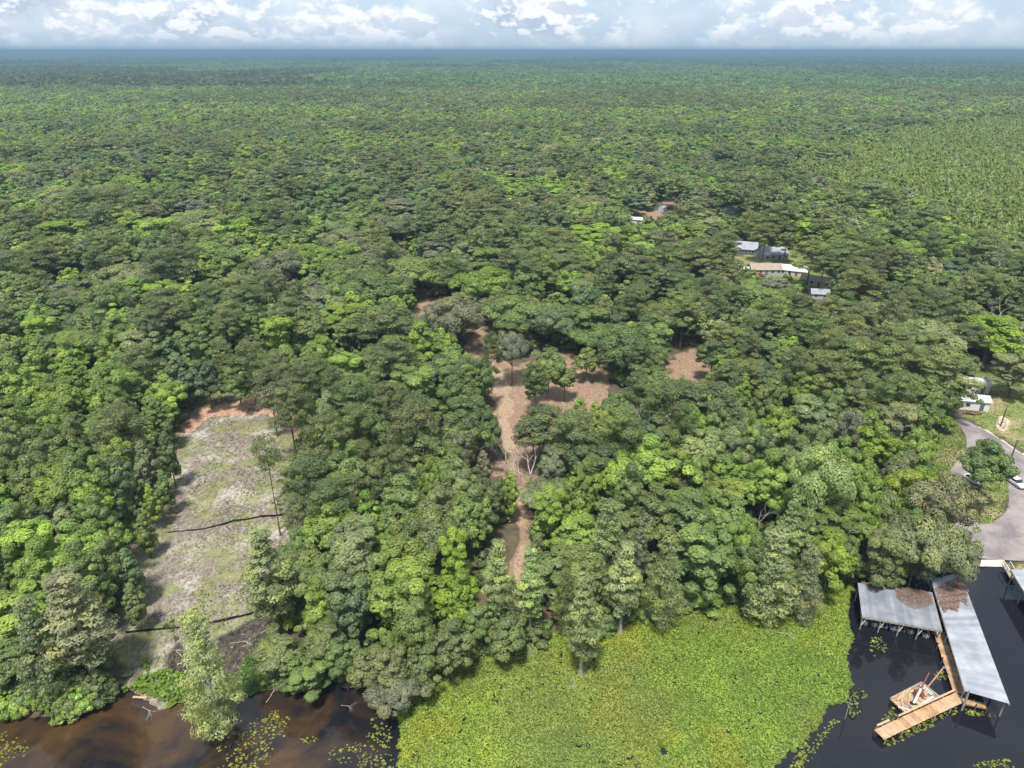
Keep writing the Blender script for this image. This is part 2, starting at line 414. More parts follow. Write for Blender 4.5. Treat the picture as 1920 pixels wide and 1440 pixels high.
# ------------------------------------------------------------------ ground sheet
def ground_z(X, Y):
    d = sdist(WATER, X, Y)
    z = np.where(d > 0, LAND*sstep(d, 0, 4.5), -1.3*sstep(-d, 0, 6.0))
    return z
def spaced(lo, hi, step, far_lo, far_hi, grow=1.22):
    mid = list(np.arange(lo, hi+.01, step)); a = []; s = step; x = lo
    while x > far_lo: s *= grow; x -= s; a.append(x)
    b = []; s = step; x = mid[-1]
    while x < far_hi: s *= grow; x += s; b.append(x)
    return np.array(a[::-1]+mid+b)
def build_ground():
    xs = spaced(-100, 125, .9, -60000, 60000); ys = spaced(54, 250, .9, -400, 80000)
    X, Y = np.meshgrid(xs, ys); Z = ground_z(X, Y)
    near = (sdist(CLEAR, X, Y) < 0)
    Z = Z + np.where(near & (Z > .5), (fbm(X, Y, 6, 3)-.5)*.5, 0)
    nx, ny = len(xs), len(ys)
    idx = np.arange(nx*ny).reshape(ny, nx)
    Fq = np.stack([idx[:-1, :-1], idx[:-1, 1:], idx[1:, 1:], idx[1:, :-1]], -1).reshape(-1, 4)
    wob = (fbm(X, Y, 4.5, 17)-.5)*5.0*(Y < 400)
    def mk(polys, soft=1.2):
        r = np.zeros(X.shape)
        for p in polys: r = np.maximum(r, sstep(-sdist(p, X, Y)+wob, -soft, soft))
        return ('FLOAT', 'POINT', r)
    far = sstep(np.hypot(X, Y), 330, 520)
    attrs = {'mulch': mk([CLEAR], 2), 'clay': mk([CLAY], 1.5), 'grass': mk([LAWN, LAWN2, LAWN3, ISLAND, STRIP, YARD], 1.2), 'mud': mk([MUD, MUD2], 3.5),
             'litter': mk(LITTERS+[YARD2, YARD3], 2.0), 'sand': mk([SHOULDER, SANDY], .8), 'rut': mk([RUT], .9), 'farwood': ('FLOAT', 'POINT', far)}
    me = mesh_np('ground', np.stack([X, Y, Z], -1).reshape(-1, 3), Fq, 4, [M['ground']], attrs=attrs, smooth=True)
    o = link('ground', me); tag(o, kind='structure'); return o
build_ground()

def build_water():
    xs = np.linspace(-330, 330, 133); ys = np.linspace(-140, 190, 67)
    X, Y = np.meshgrid(xs, ys); nx, ny = len(xs), len(ys); idx = np.arange(nx*ny).reshape(ny, nx)
    Fq = np.stack([idx[:-1, :-1], idx[:-1, 1:], idx[1:, 1:], idx[1:, :-1]], -1).reshape(-1, 4)
    e = at(720, 1400)
    sh = sstep(-X, -e.x-4, -e.x+6)
    me = mesh_np('water', np.stack([X, Y, X*0], -1).reshape(-1, 3), Fq, 4, [M['water']], attrs={'shallow': ('FLOAT', 'POINT', sh)})
    tag(link('water', me), kind='structure')
build_water()

def flat_fill(name, loops, z, m):
    tri = tessellate_polygon([[Vector((x, y, 0)) for x, y in lp] for lp in loops])
    V = [(x, y, z) for lp in loops for x, y in lp]
    me = bpy.data.meshes.new(name); me.from_pydata(V, [], [list(t) for t in tri]); me.materials.append(m); me.update()
    for p in me.polygons:
        if p.normal.z < 0: p.flip()
    return link(name, me)
def rounded(poly, it=2):
    q = np.array(poly, float)
    for _ in range(it):
        n = np.roll(q, -1, 0); q = np.stack([.75*q+.25*n, .25*q+.75*n], 1).reshape(-1, 2)
    return q
tag(flat_fill('road', [rounded(ROAD), rounded(ISLAND)[::-1]], LAND+.006, M['asphalt']), kind='structure')

# concrete boat ramp running down into the water
def boat_ramp():
    a = at(1840, 1050, LAND+.01); b = at(1882, 1050, LAND+.01); c = at(1884, 1068, -.3); d = at(1836, 1067, -.3)
    mb = MB().hexa([(p.x, p.y, p.z-.4) for p in (d, c, b, a)], [(p.x, p.y, p.z+.05) for p in (d, c, b, a)])
    o = mb.build('boat_ramp', M['concrete']); tag(o, 'pale concrete boat ramp at the end of the parking lot', 'boat ramp')
boat_ramp()

# ------------------------------------------------------------------ tree builders
def unit(v): return v/np.maximum(np.linalg.norm(v, axis=-1, keepdims=True), 1e-9)
def leaf_cards(rng, Pos, Nrm, size, aspect):
    n = len(Pos); r = unit(rng.normal(size=(n, 3))); t = unit(np.cross(Nrm, r)); b = np.cross(Nrm, t)
    s = (size*(0.65+0.7*rng.random(n)))[:, None]
    j = lambda: 1+.35*(rng.random((n, 1))-.5)
    q = np.stack([Pos+t*s*j(), Pos+b*s*aspect*j()+Nrm*s*.12, Pos-t*s*j(), Pos-b*s*aspect*j()-Nrm*s*.12], 1)
    return q.reshape(-1, 3), np.arange(4*n).reshape(n, 4)
def crown_points(rng, clumps, n, inner=.25, flat=0.0, upb=.40, jit=.40):
    """points and facing directions spread over the surfaces of many leaf clumps, hidden ones dropped"""
    C = np.array([c[:3] for c in clumps]); RR = np.array([c[3:6] for c in clumps])
    w = (RR[:, 0]*RR[:, 1]+RR[:, 0]*RR[:, 2]+RR[:, 1]*RR[:, 2]); w = w/w.sum()
    cvs = rng.random(len(C)); ctr = C.mean(0)
    got = []
    tot = 0
    for _ in range(6):
        k = rng.choice(len(C), size=int(n*1.6), p=w); d = unit(rng.normal(size=(len(k), 3)))
        keep = (d[:, 2] > -.55) | (rng.random(len(k)) < .25); k = k[keep]; d = d[keep]
        rad = 1.0 - inner*rng.random(len(k))**2 + .08*rng.normal(size=len(k))
        p = C[k]+d*RR[k]*rad[:, None]
        dist = np.sqrt((((p[:, None, :]-C[None])/RR[None])**2).sum(-1)); dist[np.arange(len(k)), k] = 9
        ok = dist.min(1) > .82
        p, d, k = p[ok], d[ok], k[ok]
        nn = unit(d*.8+unit(p-ctr)*.35+np.array([0, 0, upb])+rng.normal(size=d.shape)*jit*.6)
        got.append((p, nn, cvs[k])); tot += len(p)
        if tot >= n: break
    Pn = np.concatenate([a[0] for a in got])[:n]; Nn = np.concatenate([a[1] for a in got])[:n]; cv = np.concatenate([a[2] for a in got])[:n]
    return Pn, Nn, cv
def crown_mesh(name, rng, clumps, n, size, aspect, m, **kw):
    Pn, Nn, cv = crown_points(rng, clumps, n, **kw)
    V, Fq = leaf_cards(rng, Pn, Nn, size, aspect)
    lv = np.clip(rng.normal(.5, .22, len(Pn)), 0, 1)
    return mesh_np(name, V, Fq, 4, [m], attrs={'lv': ('FLOAT', 'FACE', lv), 'cv': ('FLOAT', 'FACE', cv)})

def broad_clumps(rng, Rx, Rz, zc, n, irr=.2, low=-.45, rc=(.13, .35)):
    out = []; ph = rng.random(6)*6.28; am = rng.random(3)*irr*1.3; n = int(n*1.3)
    for i in range(n):
        if rng.random() < .13: continue
        dz = low+(1-low)*((i+.5)/n)**.9+rng.normal()*.05; dz = max(-.95, min(.99, dz)); a = i*2.39996+rng.normal()*.3
        rr = math.sqrt(max(0, 1-dz*dz))
        f = 1+am[0]*math.sin(2*a+ph[0])+am[1]*math.sin(3*a+ph[1]+2*dz)+am[2]*math.sin(5*dz+ph[2])
        f *= .60+.44*rng.random()
        r = Rx*(rc[0]+(rc[1]-rc[0])*rng.random())
        out.append((math.cos(a)*rr*Rx*f, math.sin(a)*rr*Rx*f, zc+dz*Rz*f, r, r*(.85+.3*rng.random()), r*(.65+.25*rng.random())))
    out.append((0, 0, zc, Rx*.62, Rx*.62, Rz*.62))
    return out
def spire_clumps(rng, Rx, h, n):
    out = []
    for i in range(n):
        t = (i+.5)/n; z = h*(.22+.74*t); a = i*2.39996+rng.normal()*.4
        env = Rx*(math.sin(math.pi*min(1, .22+.80*t))**.75)
        rr = env*(.35+.5*rng.random()); r = Rx*(.24+.14*rng.random())*(1-.4*t)
        out.append((math.cos(a)*rr, math.sin(a)*rr, z, r, r, r*.85))
    out.append((0, 0, h*.55, Rx*.5, Rx*.5, h*.28))
    return out
def pine_clumps(rng, Rx, h, n, z0=.52):
    out = []
    for i in range(n):
        t = rng.random()**.85; z = h*(z0+(.97-z0)*t); a = rng.random()*6.283
        env = Rx*(.55+.6*math.sin(math.pi*min(1, .30+.68*t)))*(1 if t < .8 else .75)
        rr = env*(.25+.75*math.sqrt(rng.random()))
        if t > .93: rr *= .4
        r = Rx*(.17+.13*rng.random())
        out.append((math.cos(a)*rr, math.sin(a)*rr, z+.3*r, r*1.25, r*1.25, r*.62))
    return out
def cypress_clumps(rng, Rx, h, n, z0=.14):
    out = []
    for i in range(n):
        t = (i+rng.random())/n; z = h*(z0+(1-z0)*t); a = i*2.39996+rng.normal()*.5
        env = Rx*(1.02-.80*t**1.5)*(.82+.25*math.sin(9*t+Rx))
        rr = env*(.18+.80*math.sqrt(rng.random())); r = Rx*(.17+.12*rng.random())*(1.0-.30*t)
        out.append((math.cos(a)*rr, math.sin(a)*rr, z-.10*rr, r*1.3, r*1.3, r*.60))
    return out

def trunk_mb(rng, h, r, clumps, nb, lean=.02, base_flare=1.35, top=.9, n=6):
    mb = MB(); L = Vector((rng.normal()*lean*h, rng.normal()*lean*h, 0)); pts = []; rad = []
    for i in range(6):
        t = i/5; pts.append(Vector((0, 0, h*top*t-.4*(t == 0)))+L*(t*t)); rad.append(r*(base_flare if i == 0 else 1)*(1-.8*t))
    mb.tube(pts, rad, n)
    cs = sorted(clumps, key=lambda c: -(abs(c[0])+abs(c[1])))
    for c in [cs[int(k)] for k in np.linspace(0, len(cs)*.75, nb)]:
        zb = max(h*.18, min(h*top*.9, c[2]-.75*math.hypot(c[0], c[1])))
        t = zb/(h*top); s = Vector((0, 0, zb))+L*(t*t); e = Vector(c[:3]); mid = (s+e)/2+Vector((rng.normal()*.25, rng.normal()*.25, .35))
        mb.tube([s, mid, e], [r*.42*(1-.6*t)+.03, r*.25*(1-.5*t)+.03, .03], 4)
    return mb
def bare_mb(rng, h, r, spread=.5, gen=4):
    mb = MB()
    def grow(p, d, L, rr, g):
        m = p+d*L*.5+Vector((rng.normal(), rng.normal(), rng.normal()))*L*.06; e = p+d*L
        mb.tube([p, m, e], [rr, rr*.8, rr*.62], 5 if g < 2 else 4)
        if g >= gen: return
        for k in range(3 if g < 2 else 2):
            nd = (d+Vector((rng.normal(), rng.normal(), rng.normal()*.6+.15))*spread).normalized()
            grow(e-d*L*.12*k, nd, L*(.55+.25*rng.random()), rr*.58, g+1)
    grow(Vector((0, 0, -.4)), Vector((.04, .03, 1)).normalized(), h*.42, r, 0)
    return mb

# species: default size (crown width, height), builder of clumps, leaf card settings
def spec_broad(Rx, Rz, h, n, irr, low): return lambda rng: broad_clumps(rng, Rx, Rz, h-Rz*1.02, n, irr, low)
SPEC = {
    'broad': [(9.5, 17, spec_broad(4.3, 6.2, 17, 46, .22, -.55)), (10.5, 16, spec_broad(4.8, 5.2, 16, 52, .30, -.5)), (9, 18, spec_broad(4.0, 7.0, 18, 48, .26, -.6)), (10, 16.5, spec_broad(4.5, 5.8, 16.5, 44, .34, -.5)), (9.4, 17.5, spec_broad(4.2, 6.6, 17.5, 56, .28, -.6))],
    'dome': [(13, 15, spec_broad(6.0, 4.6, 15, 70, .26, -.35)), (14, 16, spec_broad(6.5, 5.0, 16, 76, .32, -.35))],
    'spire': [(7, 18, lambda rng: spire_clumps(rng, 3.6, 18, 60)), (7, 19, lambda rng: spire_clumps(rng, 3.4, 19, 66))],
    'pine': [(9, 24, lambda rng: pine_clumps(rng, 4.2, 24, 60)), (9, 25, lambda rng: pine_clumps(rng, 4.0, 25, 66, .48)), (10, 23, lambda rng: pine_clumps(rng, 4.6, 23, 64, .45)), (7, 26, lambda rng: [(c[0], c[1], c[2], c[3]*1.5, c[4]*1.5, c[5]*1.7) for c in pine_clumps(rng, 3.3, 26, 30, .70)])],
    'cypress': [(9.5, 25, lambda rng: cypress_clumps(rng, 4.6, 25, 95)), (10, 26, lambda rng: cypress_clumps(rng, 5.0, 26, 110)), (8.5, 24, lambda rng: cypress_clumps(rng, 4.0, 24, 80, .30))],
    'shrub': [(4.5, 3.6, lambda rng: broad_clumps(rng, 2.2, 1.8, 1.7, 26, .35, -.6)), (5, 3.2, lambda rng: broad_clumps(rng, 2.5, 1.6, 1.5, 30, .4, -.6))],
    'dead': [(6, 14, None), (5, 15, None)],
}
LEAF = {'broad': (8600, .26, .62, {}), 'dome': (12500, .27, .62, {}), 'spire': (6600, .26, .62, {}), 'pine': (8200, .25, .38, dict(jit=.75, upb=.50, inner=.6)),
        'cypress': (8200, .26, .42, dict(jit=.50, upb=.45, inner=.35)), 'shrub': (2200, .22, .6, {}), 'dead': None}
BARK = {'broad': 'bark', 'dome': 'bark', 'spire': 'bark', 'pine': 'pine_bark', 'cypress': 'pale_bark', 'shrub': 'bark', 'dead': 'dead'}
NEAR = {}
for sp, lst in SPEC.items():
    NEAR[sp] = []
    for k, (w0, h0, fn) in enumerate(lst):
        rng = np.random.default_rng(100+k*17+len(sp)*131)
        if sp == 'dead':
            tm = bare_mb(rng, h0, .17, .55 if k == 0 else .38, 5).mesh('bare_trunk', M['dead']); NEAR[sp].append((w0, h0, tm, None)); continue
        cl = fn(rng); n, s, asp, kw = LEAF[sp]
        if sp == 'pine' and k == 3: n = 3400; kw = dict(jit=1.0, upb=.4, inner=.95)
        cm = crown_mesh('crown', rng, cl, n, s, asp, M['leaf'], **kw)
        tr = {'pine': .24, 'cypress': .34, 'shrub': .07, 'spire': .22}.get(sp, .27)
        tm = trunk_mb(rng, h0, tr, cl, 9 if sp != 'shrub' else 4, top=.93 if sp in ('pine', 'cypress', 'spire') else .78, base_flare=1.9 if sp == 'cypress' else 1.3).mesh('trunk', M[BARK[sp]])
        NEAR[sp].append((w0, h0, tm, cm))

TINT = {  # leaf colours
    'bright': (.225, .325, .068), 'mid': (.172, .238, .076), 'dark': (.115, .165, .060), 'yellow': (.215, .305, .045), 'sage': (.220, .262, .130),
    'blue': (.130, .195, .092), 'pine': (.150, .190, .082), 'olive': (.182, .225, .084), 'grey': (.185, .205, .130), 'pale': (.290, .350, .150), 'brown': (.13, .11, .06)}
TWORD = {'bright': 'bright green', 'mid': 'mid green', 'dark': 'dark green', 'yellow': 'yellow-green', 'sage': 'sage green', 'blue': 'blue-green', 'pine': 'dull dark green',
         'olive': 'olive green', 'grey': 'grey-green moss-hung', 'pale': 'pale green', 'brown': 'brownish'}
SWORD = {'broad': ('broadleaf tree', 'with a rounded lumpy crown', 'tree'), 'dome': ('oak tree', 'with a wide domed crown', 'oak tree'), 'spire': ('broadleaf tree', 'with a narrow pointed crown', 'tree'),
         'pine': ('pine tree', 'with a tufted high crown', 'pine tree'), 'cypress': ('cypress tree', 'with a layered feathery crown', 'cypress tree'), 'shrub': ('shrub', 'low and rounded', 'shrub'), 'dead': ('dead tree', 'bare of leaves', 'dead tree')}
ONAME = {'broad': 'broadleaf_tree', 'dome': 'oak_tree', 'spire': 'broadleaf_tree', 'pine': 'pine_tree', 'cypress': 'cypress_tree', 'shrub': 'shrub', 'dead': 'dead_tree'}
HT = {'broad': 14, 'dome': 12.5, 'spire': 13.5, 'pine': 18, 'cypress': 19, 'shrub': 2.8, 'dead': 11}

def zone_phrase(x, y):
    px, py, _ = proj(x, y, LAND)
    dsh = float(sdist(WATER, np.array([x]), np.array([y]))[0])
    if dsh < 7:
        if px < 620: return 'on the brown pond shore'
        if px < 1600: return 'on the weed-mat shore'
        return 'behind the boat sheds'
    if px > 1730 and py > 690 and py < 1100: return 'by the paved lot'
    if px < 420 and py > 760: return 'flanking the mulched clearing'
    if px < 560 and py > 690: return 'behind the mulched clearing'
    if py > 780 and px < 960: return 'between clearing and track'
    if py > 780: return 'between track and lot'
    if px > 1280 and py < 780 and py > 440 and px > 1330+(py-470)*1.1: return 'around the houses'
    if py > 640: return 'around the brown glades'
    return 'in the deep wood'

# hand-read trees: (top pixel x, y, crown width px, species, tint[, height])
HERO = """34 690 85 broad bright;127 668 62 spire bright;214 687 105 broad bright;100 718 85 broad bright;328 661 60 spire blue 19;15 768 62 broad bright;89 760 70 broad bright;211 762 92 pine pine;287 742 56 spire mid;122 785 52 broad mid
73 806 82 broad olive;12 803 54 broad sage;260 824 52 spire sage 19;211 840 62 broad bright;60 858 90 broad mid;120 856 80 broad mid;12 831 62 broad mid;98 880 96 broad bright;171 888 72 broad bright;216 872 62 broad blue;15 948 92 broad mid
177 944 66 broad mid;46 987 100 broad bright;147 984 100 broad bright;61 1039 100 broad bright;229 1026 56 spire blue 15;275 905 34 spire bright 13;305 806 42 spire dark 17;5 1010 80 broad mid;110 1076 150 cypress sage 25;40 1120 110 cypress sage 23;150 1050 85 broad mid;190 1010 70 broad mid
352 1124 118 cypress pale 28.5;483 998 112 cypress pale 25;500 1092 60 broad olive 12;574 1036 96 dome olive 15;653 1004 92 broad sage;653 1094 92 broad blue;515 1196 96 broad olive 9;602 1172 84 broad olive 11;570 1236 80 broad mid 8;744 1255 90 dome grey 9;690 1215 80 broad olive 11;640 1200 70 broad mid 11
534 714 66 pine pine 24;556 722 50 pine pine 24;494 816 44 pine pine 27;660 710 92 pine pine;606 738 52 broad sage;606 776 78 pine pine;646 842 84 broad mid;573 860 84 pine pine 19;696 868 56 broad mid;613 903 90 pine pine 20;617 946 108 broad bright 15;657 986 92 broad sage 15;560 1000 66 broad mid 12;732 834 70 pine pine;660 760 66 pine olive;700 780 60 broad mid
851 572 92 dome grey 19;783 610 62 broad bright;820 627 38 spire bright 14;728 572 92 pine pine;733 634 80 pine pine;790 663 44 spire bright 14;771 696 92 broad mid;856 677 82 broad mid;903 678 62 broad dark;920 622 38 pine dark 21;960 624 56 dome grey 19;1030 660 72 broad mid;1004 678 46 pine dark 19
1177 630 105 dome dark 17;1257 565 96 dome mid 16;1125 606 84 dome mid;965 568 105 dome mid;1040 583 82 dome blue;1106 578 82 broad mid;1238 650 46 pine olive 18;724 716 62 pine pine;771 758 105 pine pine;861 724 80 broad mid;880 758 80 broad dark;780 805 102 broad mid;861 786 92 broad mid;915 776 62 broad dark 15
861 817 62 broad grey;832 842 100 broad mid;905 842 38 spire sage 14;948 830 46 dead dead 10;806 868 52 broad bright;865 876 64 broad sage;906 902 78 broad dark 14;757 912 100 broad mid;816 914 80 broad olive;957 880 38 spire bright 15;880 938 80 broad mid;804 960 110 dome olive 16;851 1012 68 broad yellow;752 1022 110 broad bright
934 1010 78 cypress pale 24;995 1022 72 cypress pale 22;1064 1030 46 cypress olive 20;1100 1056 88 cypress pale 25;1031 932 74 broad bright 15;1010 1000 40 spire olive 12;856 1093 84 broad yellow 14;738 1080 112 broad bright;842 1168 84 broad olive 13;728 1206 84 broad olive 12;771 1116 84 broad mid;955 1150 88 broad olive 11;900 1130 60 broad mid 12;790 1200 80 broad mid 11
1087 743 38 spire bright 15;1118 748 34 spire bright 16;1135 768 42 spire bright 15;1021 763 92 pine pine 20;1078 772 84 pine pine;1168 767 80 pine olive;1205 762 38 dead dead;1120 829 112 broad dark;993 838 66 dead dead 13;1035 847 54 broad grey 13;1031 908 84 dome sage 9;1092 885 74 broad bright;1163 861 74 broad bright;1238 833 112 broad bright;1305 767 62 broad bright
1320 808 92 broad pale;1220 735 28 spire yellow 14;1281 702 22 spire yellow 12;1267 716 108 pine pine 20;1220 692 80 broad mid 14;1338 720 108 pine pine 20;1144 937 100 cypress pale 23;1205 970 44 cypress grey 20;1257 994 80 cypress pale 23;1125 1032 64 spire mid;1177 1012 80 cypress pale 22;1234 928 100 broad mid;1185 890 70 broad mid
1515 698 62 broad bright;1399 698 38 spire bright;1533 757 86 broad sage;1466 771 76 broad yellow;1258 830 60 broad bright;1405 792 48 broad bright;1643 794 76 broad yellow;1598 780 54 broad grey;1680 766 72 broad sage;1622 714 72 broad mid;1545 864 104 dome pale 22;1442 864 84 broad bright;1393 822 62 broad sage;1439 818 44 broad blue
1533 806 72 broad mid;1494 830 64 broad olive;1579 830 54 broad bright;1619 852 64 broad bright;1491 937 66 cypress pale 20;1434 922 30 dead dead 13;1362 910 84 broad bright;1301 940 112 broad mid;1368 940 92 broad mid;1466 977 110 cypress pale 23;1570 998 92 broad yellow 15;1332 1004 112 broad mid;1637 912 64 broad bright
1662 925 66 broad olive;1668 990 74 broad olive 17;1711 883 84 broad yellow;1778 912 104 dome sage 17;1745 960 110 dome sage 19;1796 992 92 dome sage 16;1726 812 72 broad bright;1740 884 84 broad yellow 16;1864 834 98 broad mid 17;1778 782 36 broad yellow 5.5;1780 655 112 pine olive;1866 602 118 broad yellow 17;1915 672 90 broad sage 14;1786 716 74 broad dark 15;1732 728 70 broad mid;1690 700 80 pine olive
646 437 92 dome sage;702 467 102 dome grey;662 491 116 dome mid;769 495 116 dome mid;824 455 72 broad grey;864 459 64 broad sage;777 446 32 spire bright 12;911 466 72 broad mid;868 495 62 broad sage;908 515 102 dome bright;694 522 132 dome dark;579 542 102 dome grey;991 503 82 broad mid
182 457 76 dome sage;248 460 44 spire yellow;306 486 66 dome grey;226 507 92 dome sage;128 540 72 dome grey;190 544 82 dome olive;325 558 58 dome sage;248 605 44 spire bright;416 584 76 dome blue;514 598 66 broad bright;580 588 62 broad olive;601 638 62 broad bright;262 630 82 broad sage;204 624 52 broad bright;408 630 52 spire bright;521 656 74 pine olive;408 430 22 spire yellow
460 640 60 pine pine;360 620 70 broad mid;440 690 60 broad mid 15;380 680 60 broad blue 16;500 690 60 pine pine;560 680 70 pine pine;620 690 60 pine pine;1700 850 70 broad olive;1580 905 70 broad mid;1640 960 60 broad yellow 15;1600 1010 50 broad mid 13;1690 1010 60 broad mid 14;1530 1010 80 cypress sage 19;1420 1010 80 broad mid;1400 980 70 broad bright
1290 760 50 pine dark;1350 770 50 broad mid;1450 720 60 broad mid;1560 740 60 broad mid;1480 660 70 broad mid 15;1420 640 80 broad dark 15;1340 640 60 broad dark 15;1560 660 80 pine olive;1640 640 90 pine olive;1700 640 90 pine olive;1600 590 80 pine olive;1740 600 110 dome sage;1660 570 110 dome sage;1530 590 80 pine olive;1410 397 56 pine olive;1440 418 50 pine olive;1478 436 44 pine olive 17;1528 450 72 pine olive;1552 462 56 pine olive;1590 450 90 pine olive;1470 400 60 broad mid;1000 778 64 pine pine 17;1620 500 80 pine olive;1480 545 70 pine olive 16;1450 560 80 pine olive;1360 530 60 pine olive 18;690 403 34 dead dead;1882 566 40 dead dead;1062 800 30 dead dead;1225 560 30 dead dead;570 575 30 dead dead;940 900 40 broad mid 12;1010 960 40 spire mid 11;535 1040 70 broad mid 14;556 870 60 broad mid 13;550 930 56 pine pine 15;300 880 36 spire mid 13;262 962 40 spire mid 12;240 1092 44 spire olive 12;1060 690 46 broad mid 12;1005 702 40 pine dark 14;1102 655 50 broad mid 12"""
def parse_hero():
    out = []
    for e in HERO.replace('\n', ';').split(';'):
        p = e.split()
        if len(p) < 5: continue
        tx, ty, w = map(float, p[:3]); sp, ti = p[3], p[4]; h = float(p[5])*.79 if len(p) > 5 else HT[sp]*RND.uniform(.93, 1.07)
        b = at(tx, ty, LAND+h); dep = proj(b.x, b.y, LAND+h*.6)[2]
        out.append(dict(x=b.x, y=b.y, h=h, w=w*dep/F, sp=sp, ti=ti, hero=True))
    return out
TREES = parse_hero()

# ------------------------------------------------------------------ fill trees, kept off open ground and off its view lines
KEEP = [np.array(p, float) for p in (
    [(356, 770), (400, 742), (490, 732), (520, 760), (530, 830), (530, 960), (440, 1000), (430, 1110), (330, 1180), (240, 1260), (215, 1200), (255, 1000), (310, 880)],
    [(380, 1180), (505, 1150), (500, 1230), (440, 1290), (300, 1310), (225, 1280), (250, 1200)],
    [(880, 670), (900, 625), (925, 690), (1060, 665), (1130, 690), (1140, 745), (1070, 745), (985, 770), (975, 800), (945, 820), (925, 745)],
    [(1250, 705), (1290, 660), (1335, 680), (1322, 712), (1290, 716)],
    [(965, 930), (985, 940), (1000, 1010), (985, 1070), (985, 1130), (965, 1150), (955, 1080), (968, 1010)],
    [(1815, 715), (1850, 690), (1920, 690), (1920, 1050), (1850, 1050), (1850, 990), (1890, 960), (1880, 840), (1800, 860), (1790, 800), (1806, 780)],
    [(1400, 490), (1460, 490), (1520, 505), (1560, 545), (1540, 552), (1500, 518), (1400, 512)], [(1365, 462), (1410, 462), (1410, 474), (1370, 474)], [(1430, 470), (1470, 470), (1470, 485), (1432, 485)],
    [(1190, 418), (1200, 404), (1240, 385), (1258, 375), (1262, 385), (1215, 418)], [(732, 485), (745, 473), (768, 472), (765, 487)], [(515, 546), (530, 532), (555, 532), (552, 546)],
    [(772, 592), (790, 566), (825, 566), (812, 588)], [(1352, 405), (1362, 390), (1380, 392), (1380, 408)])]
SAMP = [(a, b) for a in (-.5, -.25, 0, .25, .5) for b in (.3, .5, .75, .98)]
def blocks_view(T):
    """does this tree's crown cover ground that the photograph shows open?"""
    n = len(T['x']); bad = np.zeros(n, bool)
    for a, b in SAMP:
        px, py, _ = proj(T['x']+a*T['w'], T['y'], LAND+T['h']*b)
        for k in KEEP: bad |= inside(k, px, py)
    return bad
EXCL = [CLEAR, GLADE, TRAIL, GLADE2, GLADE3, GLADE4, GLADE5, ROAD, LAWN, LAWN2, LAWN3, YARD, YARD2]
PLANT = P2([(1470, 350), (1600, 268), (1760, 245), (1920, 236), (2300, 225), (2400, 640), (2100, 545), (1920, 488), (1780, 468), (1660, 420), (1560, 385)], LAND)
def in_plant(X, Y):
    return inside(PLANT, X+(fbm(X, Y, 70, 61)-.5)*130, Y+(fbm(X, Y, 70, 67)-.5)*130)
HOUSE_AT = []       # (x, y, keep-out radius)
for a, b, r in ((1432, 508, 9), (1403, 510, 6), (1488, 512, 9), (1532, 532, 9), (1535, 556, 7), (1385, 470, 12), (1447, 480, 11), (1364, 402, 8), (1188, 418, 7), (1242, 395, 6), (1823, 728, 6), (1821, 760, 6), (1915, 590, 8), (1510, 455, 8)):
    q = at(a, b, LAND); HOUSE_AT.append((q.x, q.y, r*.95))

